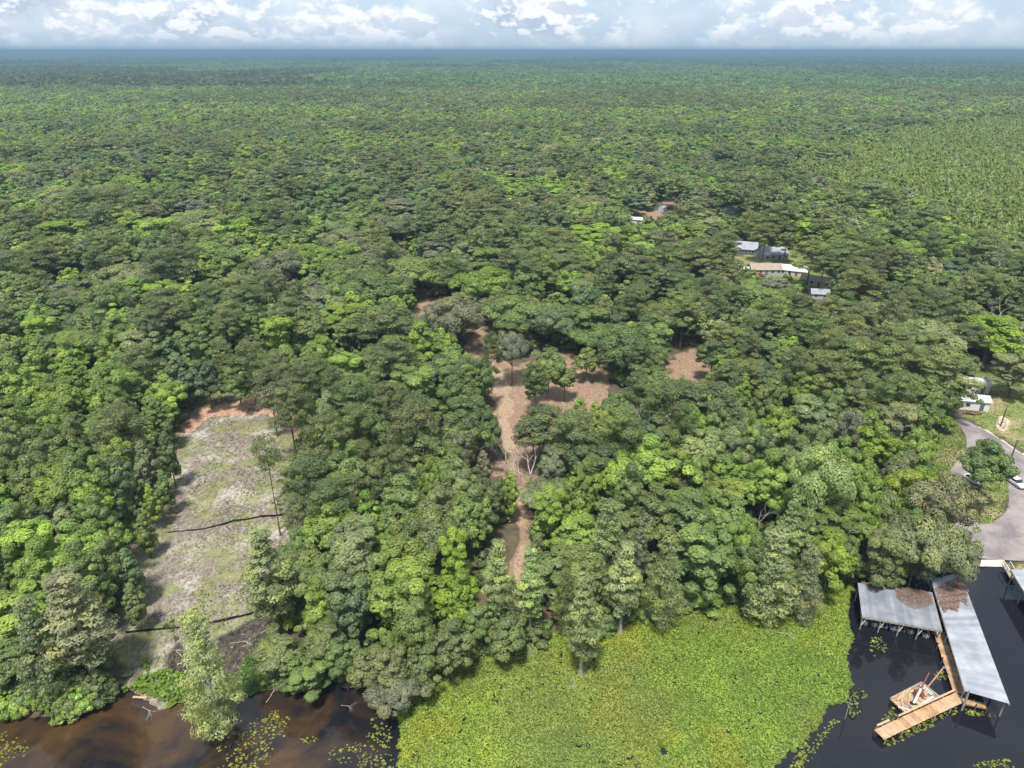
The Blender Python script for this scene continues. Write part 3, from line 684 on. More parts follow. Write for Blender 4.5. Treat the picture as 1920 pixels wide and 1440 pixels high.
def fill_near():
    rows = []
    rng = np.random.default_rng(21)
    hx = np.array([t['x'] for t in TREES]); hy = np.array([t['y'] for t in TREES]); hr = np.array([t['w'] for t in TREES])*.5
    cell = 4.7; xs = np.arange(-480, 480, cell); ys = np.arange(62, 560, cell)
    X, Y = np.meshgrid(xs, ys); X = (X+(rng.random(X.shape)-.5)*cell*.95).ravel(); Y = (Y+(rng.random(Y.shape)-.5)*cell*.95).ravel()
    o = rng.permutation(len(X)); X = X[o]; Y = Y[o]
    ok = np.abs(X) < Y*.86+35
    d = sdist(WATER, X, Y); ok &= d > 1.0
    for p in EXCL: ok &= sdist(p, X, Y) > 1.0
    ok &= ~in_plant(X, Y)
    for x, y, r in HOUSE_AT: ok &= np.hypot(X-x, Y-y) > r
    X = X[ok]; Y = Y[ok]
    n = len(X)
    pn = fbm(X, Y, 62, 4); tn = fbm(X, Y, 48, 9); u = rng.random(n); u2 = rng.random(n); u3 = rng.random(n)
    px, py, _ = proj(X, Y, LAND+14)
    sp = np.where(u < .80, 'broad', np.where(u < .92, 'dome', 'spire')).astype(object)
    pineP = sstep(pn, .47, .62)*.50+.06
    pineP = np.where((px > 1330) & (py < 640), np.maximum(pineP, .30), pineP); pineP = np.where((px < 330) & (py > 720), .05, pineP); pineP = np.where((px > 1100) & (py > 830), .03, pineP)
    pineP = np.where((px > 560) & (px < 760) & (py > 640) & (py < 900), .6, pineP)
    pine = u2 < pineP; sp[pine] = 'pine'
    ti = np.empty(n, object)
    for i in range(n):
        a = u3[i]; b = tn[i]
        if sp[i] == 'pine': ti[i] = 'pine' if a < .7 else 'olive'
        elif sp[i] == 'dome': ti[i] = ('sage', 'mid', 'grey', 'sage', 'blue')[int(a*5)]
        elif b > .56: ti[i] = ('bright', 'bright', 'mid', 'yellow' if a > .97 else 'bright', 'mid')[int((a*5.0) % 5)]
        elif b < .42: ti[i] = ('dark', 'mid', 'sage', 'grey', 'mid')[int(a*5)]
        else: ti[i] = ('mid', 'mid', 'bright', 'dark', 'sage', 'olive', 'blue')[int(a*7)]
    h = np.array([HT[s] for s in sp])*(.72+.36*rng.random(n)); w = np.array([SPEC[s][0][0] for s in sp])*(.60+.55*rng.random(n)**1.5)
    big = (rng.random(n) < .30) & (Y > 190) & (sp != 'pine'); w = np.where(big, w*1.45, w)
    gf = 1+.75*sstep(Y, 150, 330); w = w*gf; h = h*(1+.18*sstep(Y, 150, 330))
    near = Y < 250; h = np.where(near & (sp != 'pine'), h*.80, h*.95)
    bad = blocks_view(dict(x=X, y=Y, w=w, h=h))
    # keep clear of hand-placed crowns, then thin out against each other
    keep = []; grid = {}
    for i in range(n):
        if bad[i]: continue
        r = w[i]*.5
        dd = np.hypot(hx-X[i], hy-Y[i])
        if (dd < .62*(hr+r)).any(): continue
        gx, gy = int(X[i]//12), int(Y[i]//12); hit = False
        for ax in (-1, 0, 1):
            for ay in (-1, 0, 1):
                for j in grid.get((gx+ax, gy+ay), ()):
                    if (X[i]-X[j])**2+(Y[i]-Y[j])**2 < (.60*(r+w[j]*.5))**2: hit = True; break
                if hit: break
            if hit: break
        if hit: continue
        grid.setdefault((gx, gy), []).append(i); keep.append(i)
    for i in keep: rows.append(dict(x=float(X[i]), y=float(Y[i]), h=float(h[i]), w=float(w[i]), sp=sp[i], ti=ti[i], hero=False))
    return rows
TREES += fill_near()
# shoreline and clearing-edge shrubs
def shrubs():
    rng = np.random.default_rng(33); out = []
    for poly, lo, hi, n, zr in ((WATER, .2, 3.0, 900, None), (CLEAR, .3, 2.5, 420, None), (LAWN2, .5, 2, 40, None)):
        x0, y0 = poly.min(0); x1, y1 = poly.max(0)
        X = rng.uniform(max(x0, -100)-4, min(x1, 105)+4, n*14); Y = rng.uniform(max(y0, 60)-4, min(y1, 210)+4, n*14)
        d = sdist(poly, X, Y); ok = (d > lo) & (d < hi)
        ok &= sdist(WATER, X, Y) > .3
        for p in (ROAD, LAWN, LAWN3, TRAIL, CLEAR): ok &= sdist(p, X, Y) > .3
        px, py, _ = proj(X, Y, LAND); ok &= ~((px > 1605) & (py > 1000)); ok &= (px > -60) & (px < 1700) & ~((px > 190) & (px < 530) & (py > 1150))
        X = X[ok][:n//6]; Y = Y[ok][:n//6]
        for x, y in zip(X, Y):
            s = rng.uniform(.5, 1.1); out.append(dict(x=float(x), y=float(y), h=3.3*s, w=4.6*s*rng.uniform(.8, 1.2), sp='shrub', ti=('mid', 'bright', 'olive', 'dark', 'mid')[rng.integers(5)], hero=False))
    for a, b, w, t in ((119, 1300, 60, 'mid'), (90, 1318, 45, 'bright'), (150, 1312, 45, 'bright'), (1012, 1122, 40, 'mid'), (1050, 1140, 40, 'dark'), (990, 1140, 34, 'mid')):
        q = at(a, b, 1.5); d = proj(q.x, q.y, 1.5)[2]; out.append(dict(x=q.x, y=q.y, h=3.6, w=w*d/F, sp='shrub', ti=t, hero=True))
    return out
TREES += shrubs()
for t in TREES:
    t['px'], t['py'], t['dep'] = proj(t['x'], t['y'], LAND+t['h']*.7)
    t['app'] = (t['w']*t['h'])**.5/t['dep']*(1.12 if t['hero'] else 1.0)
    t['vis'] = (-40 < t['px'] < 1960) and t['py'] < 1480
LIMIT = {'tree': 300, 'oak tree': 90, 'pine tree': 150, 'cypress tree': 40, 'shrub': 120, 'dead tree': 20}
by = {}
for t in sorted(TREES, key=lambda t: -t['app']):
    c = SWORD[t['sp']][2]; by.setdefault(c, 0)
    t['own'] = t['vis'] and by[c] < LIMIT[c]
    if t['own']: by[c] += 1
TR = random.Random(5)
FOREST = []           # (x, y, z, rot, sx, sy, sz, idx, tint)
def jit_tint(c, r, amt=.16):
    k = 1+r.uniform(-amt, amt); return tuple(max(.004, v*k*(1+r.uniform(-.07, .07))) for v in c)
def plant_trees():
    for t in TREES:
        if not t['own']: continue
        vs = NEAR[t['sp']]
        k = TR.randrange(len(vs))
        if t['sp'] == 'pine': k = 3 if (t['w'] < 6.6 and t['h'] > 20) else TR.randrange(3)
        w0, h0, tm, cm = vs[k]
        zg = float(ground_z(np.array([t['x']]), np.array([t['y']]))[0])
        root = empty(ONAME[t['sp']], (t['x'], t['y'], zg), TR.uniform(0, 6.28))
        s = t['w']/w0; sz = t['h']/h0
        root.scale = (s, s*TR.uniform(.9, 1.1), sz)
        link('trunk', tm, root)
        noun, crownw, cat = SWORD[t['sp']]
        if cm is not None:
            c = link('crown', cm, root); c.color = (*jit_tint(TINT[t['ti']], TR), 1)
        t['root'] = root; tag(root, None, cat)
    own = [t for t in TREES if t['own']]
    for t in own:
        hw = '' if t['sp'] == 'shrub' else ('tall ' if t['h'] > 16.5 else 'low ' if t['h'] < 9 else '')
        tw = 'bleached bare' if t['sp'] == 'dead' else TWORD[t['ti']]
        ww = '' if t['sp'] in ('shrub', 'dead') else ('wide ' if t['w'] > 10.2 else 'slim ' if t['w'] < 6.8 else '')
        t['lab'] = f"{hw}{ww}{tw} {SWORD[t['sp']][0]} {zone_phrase(t['x'], t['y'])}"
    cnt = {}
    for t in own: cnt[t['lab']] = cnt.get(t['lab'], 0)+1
    for t in own:
        near = sorted(own, key=lambda o: (o['x']-t['x'])**2+(o['y']-t['y'])**2)[1:4]
        pick = [o for o in near if (o['sp'], o['ti']) != (t['sp'], t['ti'])]
        if cnt[t['lab']] > 1 and pick:
            o = pick[0]; ow = 'bare' if o['sp'] == 'dead' else TWORD[o['ti']].replace(' moss-hung', '').replace('dull ', '')
            t['lab2'] = t['lab']+(' beside an ' if ow[0] in 'aeiou' else ' beside a ')+f"{ow} {SWORD[o['sp']][2]}"
        else: t['lab2'] = t['lab'] if cnt[t['lab']] == 1 else t['lab']+' among its own kind'
        if len(t['lab2'].split()) > 16: t['lab2'] = t['lab2'].replace('tall ', '', 1).replace('low ', '', 1)
        tag(t['root'], t['lab2'], None, t['lab2'])
plant_trees()

# ------------------------------------------------------------------ the rest of the wood: one mass of instanced trees
SRC = bpy.data.collections.new('forest_sources')
SRC_IDX = {}
def add_source(key, me):
    o = bpy.data.objects.new('forest_tree_%02d' % len(SRC_IDX), me); SRC.objects.link(o); SRC_IDX[key] = len(SRC_IDX)
def joined(rng, clumps, n, s, asp, kw, h, tr, top, bark, trunks=True):
    Pn, Nn, cv = crown_points(rng, clumps, n, **kw); V, Fq = leaf_cards(rng, Pn, Nn, s, asp)
    lv = np.clip(rng.normal(.5, .22, len(Pn)), 0, 1); mi = np.zeros(len(Fq))
    if trunks:
        k = 5; a = np.arange(k)*2*np.pi/k; ring = np.stack([np.cos(a), np.sin(a)], 1)
        b = len(V); V = np.vstack([V, np.c_[ring*tr*1.2, np.full(k, -.4)], np.c_[ring*tr*.35, np.full(k, h*top)]])
        tf = [[b+i, b+(i+1) % k, b+k+(i+1) % k, b+k+i] for i in range(k)]
        Fq = np.vstack([Fq, tf]); lv = np.r_[lv, np.full(k, .5)]; cv = np.r_[cv, np.full(k, .3)]; mi = np.r_[mi, np.ones(k)]
    return mesh_np('forest_tree', V, Fq, 4, [M['leaf_i'], M[bark]], mi, {'lv': ('FLOAT', 'FACE', lv), 'cv': ('FLOAT', 'FACE', cv)})
LODN = {}
for lod, fac, grow in (('m', .30, 1.75), ('f', .05, 4.1)):
    for sp, ks in (('broad', (0, 1, 2, 3)), ('dome', (0, 1)), ('spire', (0,)), ('pine', (0, 1, 2)), ('cypress', (1,)), ('shrub', (0,))):
        for k in ks:
            if lod == 'f' and k > 1: continue
            w0, h0, fn = SPEC[sp][k]; rng = np.random.default_rng(900+k*7+len(sp)); cl = fn(rng); n, s, asp, kw = LEAF[sp]
            add_source((lod, sp, k), joined(rng, cl, int(n*fac), s*grow, max(asp, .5), (kw if lod == 'm' else dict(jit=.35, upb=.7)), h0, .24, .85, BARK[sp])); LODN.setdefault((lod, sp), []).append((SRC_IDX[(lod, sp, k)], w0, h0))
# young plantation pine
def young_clumps(rng):
    out = []
    for i in range(20):
        t = (i+.5)/20; a = i*2.4; rr = 1.5*(1-t)*(.5+.5*rng.random()); r = .75*(1-.55*t); out.append((math.cos(a)*rr, math.sin(a)*rr, 1.0+7.2*t, r, r, r*.8))
    return out
for k in (0, 1):
    rng = np.random.default_rng(70+k); add_source(('young', k), joined(rng, young_clumps(rng), 150, .62, .5, dict(jit=.5, upb=.6), 8, .1, .9, 'pine_bark'))
# far canopy patch: a few dozen small crowns on 36 m of ground
def patch(seed):
    rng = np.random.default_rng(seed); cl = []
    for i in range(30):
        x, y = rng.uniform(-18, 18, 2); h = rng.uniform(11, 20); r = rng.uniform(2.6, 4.4)
        cl += [(x+rng.normal()*1.2, y+rng.normal()*1.2, h-r*.7+rng.normal()*.8, r*.75, r*.75, r*.8) for _ in range(2)]
    return joined(rng, cl, 900, 1.75, .7, dict(inner=.1, jit=.3, upb=.7), 10, .1, .5, 'bark', False)
for k in range(4): add_source(('patch', k), patch(300+k))

def forest_points():
    rng = np.random.default_rng(77); rows = []
    def add(x, y, rot, sx, sz, idx, tint, z=LAND-.05): rows.append((x, y, z, rot, sx, sx, sz, idx, *tint))
    for t in TREES:
        if t['own'] or t['sp'] == 'dead': continue
        lst = LODN[('m' if t['dep'] < 560 else 'f', t['sp'])]; i, w0, h0 = lst[rng.integers(len(lst))]
        z = float(ground_z(np.array([t['x']]), np.array([t['y']]))[0])
        add(t['x'], t['y'], rng.uniform(0, 6.28), t['w']/w0, t['h']/h0, i, jit_tint(TINT[t['ti']], TR), z-.05)
    # understorey between the trunks
    X = rng.uniform(-330, 330, 16000); Y = rng.uniform(62, 400, 16000); ok = (np.abs(X) < Y*.84+25) & (sdist(WATER, X, Y) > .8)
    for p in EXCL: ok &= sdist(p, X, Y) > 1.2
    for x, y, r in HOUSE_AT: ok &= np.hypot(X-x, Y-y) > r*.8
    i, w0, h0 = LODN[('m', 'shrub')][0]
    for x, y in zip(X[ok][:5200], Y[ok][:5200]):
        s = rng.uniform(.45, 1.2); add(x, y, rng.uniform(0, 6.28), s, s*rng.uniform(.8, 1.3), i, jit_tint(TINT[('dark', 'mid', 'mid', 'olive', 'bright')[rng.integers(5)]], TR))
    # middle distance single trees
    def field(y0, y1, cell, lod):
        ys = np.arange(y0, y1, cell)
        for y in ys:
            xm = y*.80+30; xs = np.arange(-xm, xm, cell)
            X = xs+(rng.random(len(xs))-.5)*cell*.9; Y = y+(rng.random(len(xs))-.5)*cell*.9
            ok = ~in_plant(X, Y) & (rng.random(len(X)) < .95); X = X[ok]; Y = Y[ok]
            pn = fbm(X, Y*.8, 330, 4); tn = fbm(X, Y, 150, 9); U = rng.random((len(X), 4))
            pine = U[:, 0] < sstep(pn, .485, .535)*.85+.05
            for x, yy, p, b, u in zip(X, Y, pine, tn, U):
                if p: sp = 'pine'; ti = 'pine' if u[1] < .75 else 'olive'
                else:
                    sp = 'broad' if u[1] < .7 else 'dome' if u[1] < .85 else 'spire'
                    ti = (('bright', 'mid', 'mid', 'sage', 'olive', 'bright') if b > .57 else ('dark', 'mid', 'sage', 'blue', 'grey', 'mid') if b < .43 else ('mid', 'mid', 'bright', 'sage', 'olive', 'blue'))[int(u[2]*6)]
                lst = LODN[(lod, sp)]; i, w0, h0 = lst[rng.integers(len(lst))]
                s = (.70+.75*u[3]**1.6)*cell/7.0
                add(x, yy, u[2]*40, s, (HT[sp]/h0)*(.95+.38*u[0])*(1 if sp != 'pine' else .9), i, jit_tint(TINT[ti], TR, .09))
    field(560, 900, 10.5, 'm'); field(900, 1600, 11.5, 'f')
    # plantation rows
    x0, y0 = PLANT.min(0); x1, y1 = PLANT.max(0)
    X, Y = np.meshgrid(np.arange(x0-60, x1, 3.4), np.arange(y0-60, y1+60, 3.0)); X = (X+(rng.random(X.shape)-.5)*1.0).ravel(); Y = (Y+(rng.random(Y.shape)-.5)*1.0).ravel()
    ok = in_plant(X, Y) & (np.abs(X) < Y*.85+30); X = X[ok]; Y = Y[ok]; tn = fbm(X, Y, 60, 5)
    for x, y, b in zip(X, Y, tn):
        c = np.array((.200, .255, .085))*(1.0-b*.3)+np.array(TINT['bright'])*(b*.40); s = rng.uniform(1.0, 1.7)
        add(x, y, rng.uniform(0, 6.28), s, s*(.85+.5*b), SRC_IDX[('young', int(rng.integers(2)))], jit_tint(tuple(c), TR))
    # far canopy patches, growing with distance
    y = 1590.0
    while y < 60000:
        cell = max(34.0, y*.0125); xm = y*.80+cell
        xs = np.arange(-xm, xm, cell); X = xs+(rng.random(len(xs))-.5)*cell*.6; Y = y+(rng.random(len(xs))-.5)*cell*.6
        sc = max(1, cell/700.0*1.0)
        pn = fbm(X, Y*.45, 900*max(1, y/6000), 4); tn = fbm(X, Y*.5, 620*max(1, y/6000), 9)
        s = cell/34.0*1.12
        for x, yy, p, b in zip(X, Y, pn, tn):
            if p > .53: c = np.array(TINT['pine'])*.72
            else: c = np.array(TINT['dark'])*(1-b)+np.array(TINT['blue'])*b+(np.array((.03, .05, .0)) if b > .56 else 0)
            add(x, yy, float(rng.integers(4))*1.5708, s, max(.75, min(1.5, (.80+.25*rng.random())*(1.15 if p > .53 else 1)*s**.18)), SRC_IDX[('patch', int(rng.integers(4)))], jit_tint(tuple(c), TR, .22))
        y += cell*.95
    return np.array(rows, np.float32)

def build_forest():
    A = forest_points(); n = len(A)
    me = bpy.data.meshes.new('forest'); me.vertices.add(n); me.vertices.foreach_set('co', np.ascontiguousarray(A[:, :3]).ravel())
    def at_(name, typ, arr, key='value'):
        a = me.attributes.new(name, typ, 'POINT'); a.data.foreach_set(key, np.ascontiguousarray(arr).ravel())
    rot = np.zeros((n, 3), np.float32); rot[:, 2] = A[:, 3]
    at_('rotv', 'FLOAT_VECTOR', rot, 'vector'); at_('sclv', 'FLOAT_VECTOR', A[:, 4:7].astype(np.float32), 'vector')
    at_('idx', 'INT', A[:, 7].astype(np.int32)); at_('tint', 'FLOAT_COLOR', np.c_[A[:, 8:11], np.ones(n)].astype(np.float32), 'color')
    me.update()
    o = link('forest', me); tag(o, 'unbroken green forest stretching away to the flat horizon', 'forest', kind='stuff')
    ng = bpy.data.node_groups.new('forest_scatter', 'GeometryNodeTree')
    ng.interface.new_socket('Geometry', in_out='INPUT', socket_type='NodeSocketGeometry'); ng.interface.new_socket('Geometry', in_out='OUTPUT', socket_type='NodeSocketGeometry')
    N = ng.nodes; L = ng.links
    gi = N.new('NodeGroupInput'); go = N.new('NodeGroupOutput'); iop = N.new('GeometryNodeInstanceOnPoints'); ci = N.new('GeometryNodeCollectionInfo')
    ci.inputs['Collection'].default_value = SRC; ci.inputs['Separate Children'].default_value = True; ci.inputs['Reset Children'].default_value = True
    def na(name, typ):
        x = N.new('GeometryNodeInputNamedAttribute'); x.data_type = typ; x.inputs['Name'].default_value = name
        return [s for s in x.outputs if s.enabled][0]
    L.new(gi.outputs[0], iop.inputs['Points']); L.new(ci.outputs[0], iop.inputs['Instance']); iop.inputs['Pick Instance'].default_value = True
    L.new(na('idx', 'INT'), iop.inputs['Instance Index']); L.new(na('rotv', 'FLOAT_VECTOR'), iop.inputs['Rotation']); L.new(na('sclv', 'FLOAT_VECTOR'), iop.inputs['Scale'])
    L.new(iop.outputs[0], go.inputs[0])
    md = o.modifiers.new('scatter', 'NODES'); md.node_group = ng
    print('forest instances', n, 'own trees', sum(t['own'] for t in TREES), 'all', len(TREES))
build_forest()

# ------------------------------------------------------------------ low plants: weed mat, lily pads, shore weeds
def scatter_poly(rng, poly, n):
    x0, y0 = poly.min(0); x1, y1 = poly.max(0); X = rng.uniform(x0, x1, n*3); Y = rng.uniform(y0, y1, n*3)
    ok = inside(poly, X, Y); return X[ok][:n], Y[ok][:n]
def leaf_sheet(name, poly, dens, size, z, zvar, tintfn, seed, label, cat, edge=1.5, holes=None, jit=.45, basecol=(.14, .20, .032)):
    rng = np.random.default_rng(seed); area = float(abs(np.sum(poly[:, 0]*np.roll(poly[:, 1], -1)-np.roll(poly[:, 0], -1)*poly[:, 1])))/2
    n = int(area*dens); X, Y = scatter_poly(rng, poly, n)
    keep = edge_dist(poly, X, Y) > edge*fbm(X, Y, 3, 8)*2.0
    if holes is not None: keep &= ~holes(X, Y)
    X = X[keep]; Y = Y[keep]; n = len(X)
    hgt = np.maximum(z, ground_z(X, Y)+.03)+zvar*(fbm(X, Y, 2.2, 6)*1.4+.5*rng.random(n))
    N0 = unit(np.c_[rng.normal(size=n)*jit, rng.normal(size=n)*jit, np.ones(n)])
    V, Fq = leaf_cards(rng, np.c_[X, Y, hgt], N0, size, .7)
    nb = int(n*.22); k = rng.choice(n, nb, replace=False)
    Vb, Fb = leaf_cards(rng, np.c_[X[k], Y[k], np.maximum(z+.01, ground_z(X[k], Y[k])+.02)+rng.random(nb)*.03], np.tile([0, 0, 1.0], (nb, 1)), size*3.2, .9)
    T = np.vstack([tintfn(X, Y, rng), np.tile(basecol, (nb, 1))]); m = n+nb
    me = mesh_np(name, np.vstack([V, Vb]), np.vstack([Fq, Fb+len(V)]), 4, [M['leaf_g']],
                 attrs={'lv': ('FLOAT', 'FACE', np.clip(rng.normal(.5, .22, m), 0, 1)), 'cv': ('FLOAT', 'FACE', np.r_[fbm(X, Y, 4, 12), np.full(nb, .3)]), 'tint': ('FLOAT_COLOR', 'FACE', np.c_[T, np.ones(m)])})
    return tag(link(name, me), label, cat, kind='stuff')
def mat_tint(X, Y, rng):
    a = sstep(fbm(X, Y, 13, 3), .40, .62)[:, None]; b = sstep(fbm(X, Y, 9, 14), .57, .70)[:, None]; c = sstep(fbm(X, Y, 17, 21), .56, .70)[:, None]
    t = (1-a)*np.array((.215, .325, .044))+a*np.array((.275, .360, .050)); t = t*(.88+.24*fbm(X, Y, 3.5, 44)[:, None]); t = t*(1-.6*b)+.6*b*np.array((.34, .35, .035)); t = t*(1-.35*c)+.35*c*np.array((.21, .21, .085))
    cool = sstep(-X, 9, 27)[:, None]*.6
    return t*(1-cool)+cool*np.array((.150, .255, .055))
MAT = P2([(752, 1254), (880, 1214), (1000, 1186), (1100, 1172), (1250, 1136), (1450, 1098), (1604, 1076), (1614, 1110), (1608, 1160), (1614, 1200), (1608, 1250), (1612, 1288), (1598, 1320), (1560, 1345), (1535, 1385), (1505, 1410), (1484, 1440),
          (1440, 1520), (738, 1520), (736, 1440), (738, 1390), (730, 1345), (738, 1300)], 0.1)
leaf_sheet('weed_mat', MAT, 46, .125, .05, .22, mat_tint, 1, 'bright green mat of floating water weed covering the cove', 'water weed', 1.1, lambda X, Y: (fbm(X, Y, 2.2, 31) > .90) | ((fbm(X, Y, 7, 33) > .74) & (vnoise(X, Y, .6, 4) > .75)))
g1 = lambda X, Y, rng: np.tile((.165, .27, .035), (len(X), 1)); g2 = lambda X, Y, rng: np.tile((.075, .165, .040), (len(X), 1)); g3 = lambda X, Y, rng: np.tile((.16, .21, .07), (len(X), 1))
leaf_sheet('shore_weed', P2([(206, 1300), (240, 1282), (262, 1262), (300, 1252), (345, 1262), (370, 1270), (374, 1300), (345, 1312), (330, 1326), (300, 1322), (280, 1305), (240, 1300), (205, 1312)], .4), 14, .23, .35, .6, g1, 2, 'bright green weeds on the muddy point between duckweed and brown water', 'weeds', .6)
leaf_sheet('shore_weed', P2([(252, 1245), (262, 1225), (290, 1232), (296, 1250), (280, 1262), (258, 1262)], .5), 14, .22, .6, .5, g1, 3, 'small bright weed patch beside the grey dead branches', 'weeds', .5)
leaf_sheet('shore_weed', P2([(440, 1270), (455, 1235), (485, 1225), (515, 1245), (520, 1280), (480, 1304), (444, 1308)], .4), 18, .18, .25, .35, g2, 4, 'dense dark green weed bed at the pond edge right of the lone water cypress', 'weeds', .5)
leaf_sheet('shore_weed', P2([(488, 1205), (500, 1185), (508, 1160), (520, 1160), (515, 1200), (500, 1230), (480, 1235)], .6), 16, .2, .6, .4, g1, 5, 'narrow green weed strip along the dark wet mud', 'weeds', .4)
leaf_sheet('shore_weed', P2([(1585, 1300), (1600, 1285), (1630, 1290), (1636, 1310), (1615, 1320), (1622, 1340), (1600, 1350), (1580, 1335)], .1), 8, .2, .03, .15, g3, 6, 'thin straggling weed tuft off the mat edge toward the raft', 'weeds', .5, basecol=(.02, .02, .012))
leaf_sheet('clearing_weed', P2([(432, 1130), (440, 1060), (450, 1000), (470, 985), (480, 1030), (470, 1090), (460, 1150)], .6), 5, .16, .62, .2, g3, 7, 'thin green regrowth along the shaded side of the clearing', 'weeds', 1.2, basecol=(.12, .14, .05))
leaf_sheet('clearing_weed', P2([(300, 1170), (330, 1150), (350, 1190), (330, 1215), (305, 1200)], .6), 6, .16, .62, .25, g3, 8, 'olive regrowth behind the waterside silt fence', 'weeds', .8, basecol=(.10, .10, .04))
leaf_sheet('clearing_weed', P2([(455, 1190), (490, 1170), (500, 1200), (470, 1225)], .6), 6, .16, .62, .25, g3, 9, 'olive sedge island in the dark wet mud', 'weeds', .8, basecol=(.10, .10, .04))
leaf_sheet('clearing_weed', P2([(510, 800), (545, 820), (548, 960), (530, 1000), (500, 960), (515, 880)], .6), 4, .16, .62, .25, g3, 10, 'sparse regrowth around the foot of the lone tall pine', 'weeds', 1.2, basecol=(.12, .13, .05))
def lily(name, px, n, seed, label, col=(.20, .235, .045)):
    rng = np.random.default_rng(seed); poly = P2(px, .02); X, Y = scatter_poly(rng, poly, n*3)
    dn = fbm(X, Y, 5, seed)+.25*np.exp(-edge_dist(poly, X, Y))*-1; k = np.argsort(-dn+rng.random(len(X))*.5)[:n]; X = X[k]; Y = Y[k]; n = len(X)
    r = rng.uniform(.08, .22, n)*(.8+.5*(rng.random(n) < .15)); K = 7; a = np.linspace(.25, 2*np.pi-.25, K-1); V = []
    ph = rng.random(n)*6.28
    V = np.zeros((n, K, 3)); V[:, 0, 0] = X; V[:, 0, 1] = Y
    for i in range(K-1): V[:, i+1, 0] = X+r*np.cos(a[i]+ph); V[:, i+1, 1] = Y+r*np.sin(a[i]+ph)*.92
    V[:, :, 2] = .014+.05*rng.random((n, 1))+.03*rng.normal(size=(n, K))*(r[:, None] > .26)
    T = np.array(col)*(.7+.7*rng.random((n, 1)))*np.array((1, 1, 1)); yl = rng.random(n) < .2; T[yl] *= np.array((1.35, 1.15, .8))
    me = mesh_np(name, V.reshape(-1, 3), np.arange(n*K).reshape(n, K), K, [M['leaf_g']], attrs={'lv': ('FLOAT', 'FACE', rng.random(n)), 'cv': ('FLOAT', 'FACE', rng.random(n)), 'tint': ('FLOAT_COLOR', 'FACE', np.c_[T, np.ones(n)])})
    tag(link(name, me), label, 'lily pads', kind='stuff')
lily('lily_pads', [(-40, 1370), (20, 1368), (62, 1395), (45, 1440), (-40, 1480)], 150, 1, 'lily pads on brown water below the big sage cypress')
lily('lily_pads', [(375, 1440), (400, 1385), (460, 1350), (520, 1330), (545, 1345), (530, 1400), (500, 1450), (420, 1470)], 330, 2, 'dense lily pads around the foot of the lone water cypress')
lily('lily_pads', [(560, 1385), (595, 1378), (600, 1392), (570, 1398)], 16, 3, 'few scattered lily pads alone on the brown water')
lily('lily_pads', [(610, 1420), (650, 1370), (690, 1335), (735, 1345), (742, 1460), (640, 1460)], 210, 4, 'lily pads drifting off the dark green end of the weed mat')
lily('lily_pads', [(1632, 1194), (1650, 1192), (1664, 1208), (1660, 1232), (1645, 1238), (1628, 1230)], 42, 5, 'small lily pad group on black water in front of the boat stalls')
lily('lily_pads', [(1640, 1380), (1655, 1345), (1675, 1325), (1690, 1345), (1672, 1375)], 60, 6, 'lily pads between the raft and the jetty end')
lily('lily_pads', [(1662, 1388), (1700, 1368), (1750, 1345), (1795, 1325), (1800, 1333), (1750, 1362), (1700, 1385), (1665, 1400)], 130, 7, 'line of lily pads along the open side of the jetty')
lily('lily_pads', [(1808, 1330), (1850, 1336), (1890, 1338), (1892, 1346), (1850, 1344), (1812, 1340)], 70, 8, 'lily pads under the end of the long roof')
lily('lily_pads', [(1748, 1260), (1768, 1250), (1778, 1275), (1765, 1285)], 35, 9, 'lily pads in the corner between raft poles and walkway')
lily('lily_pads', [(1820, 1440), (1840, 1425), (1890, 1424), (1905, 1440)], 50, 10, 'lily pads alone on the open dark water')
lily('lily_pads', [(1480, 1440), (1500, 1400), (1530, 1375), (1560, 1345), (1575, 1350), (1540, 1400), (1510, 1440)], 160, 11, 'loose lily pads fringing the curved edge of the weed mat')
# duckweed channel
leaf_sheet('duckweed', P2([(266, 1172), (260, 1195), (248, 1222), (224, 1258), (208, 1280), (232, 1288), (252, 1278), (262, 1262), (260, 1242), (274, 1224), (268, 1205), (272, 1182)], .6), 60, .13, LAND+.24, .02, lambda X, Y, rng: np.tile((.25, .28, .145), (len(X), 1))*(.8+.4*fbm(X, Y, 2, 5))[:, None], 12, 'flat pale green duckweed filling the ditch by the clearing', 'duckweed', .9, jit=.06, basecol=(.22, .25, .13))
# shredded wood lying over the clearing
def shreds():
    rng = np.random.default_rng(8); X, Y = scatter_poly(rng, CLEAR, 6000); n = len(X)
    d = sdist(WATER, X, Y); ok = (d > 2.5) & (~inside(MUD, X, Y) | (rng.random(n) < .25)); X = X[ok]; Y = Y[ok]; n = len(X)
    ang = fbm(X, Y, 16, 5)*9+rng.normal(size=n)*.7; L = rng.uniform(.15, .6, n)*(1+(rng.random(n) < .05)*1.2); w = rng.uniform(.025, .06, n)
    z = ground_z(X, Y)+(fbm(X, Y, 6, 3)-.5)*.5+.10
    dx = np.cos(ang)*L; dy = np.sin(ang)*L; dz = rng.normal(size=n)*.09; nx = -np.sin(ang)*w; ny = np.cos(ang)*w
    V = np.stack([np.c_[X-dx, Y-dy, z-dz], np.c_[X+nx, Y+ny, z+.10], np.c_[X+dx, Y+dy, z+dz], np.c_[X-nx, Y-ny, z-.02]], 1).reshape(-1, 3)
    me = mesh_np('wood_debris', V, np.arange(4*n).reshape(n, 4), 4, [M['chips']]); tag(link('wood_debris', me), 'pale shredded wood and sticks strewn over the clearing', 'wood debris', kind='stuff')
shreds()
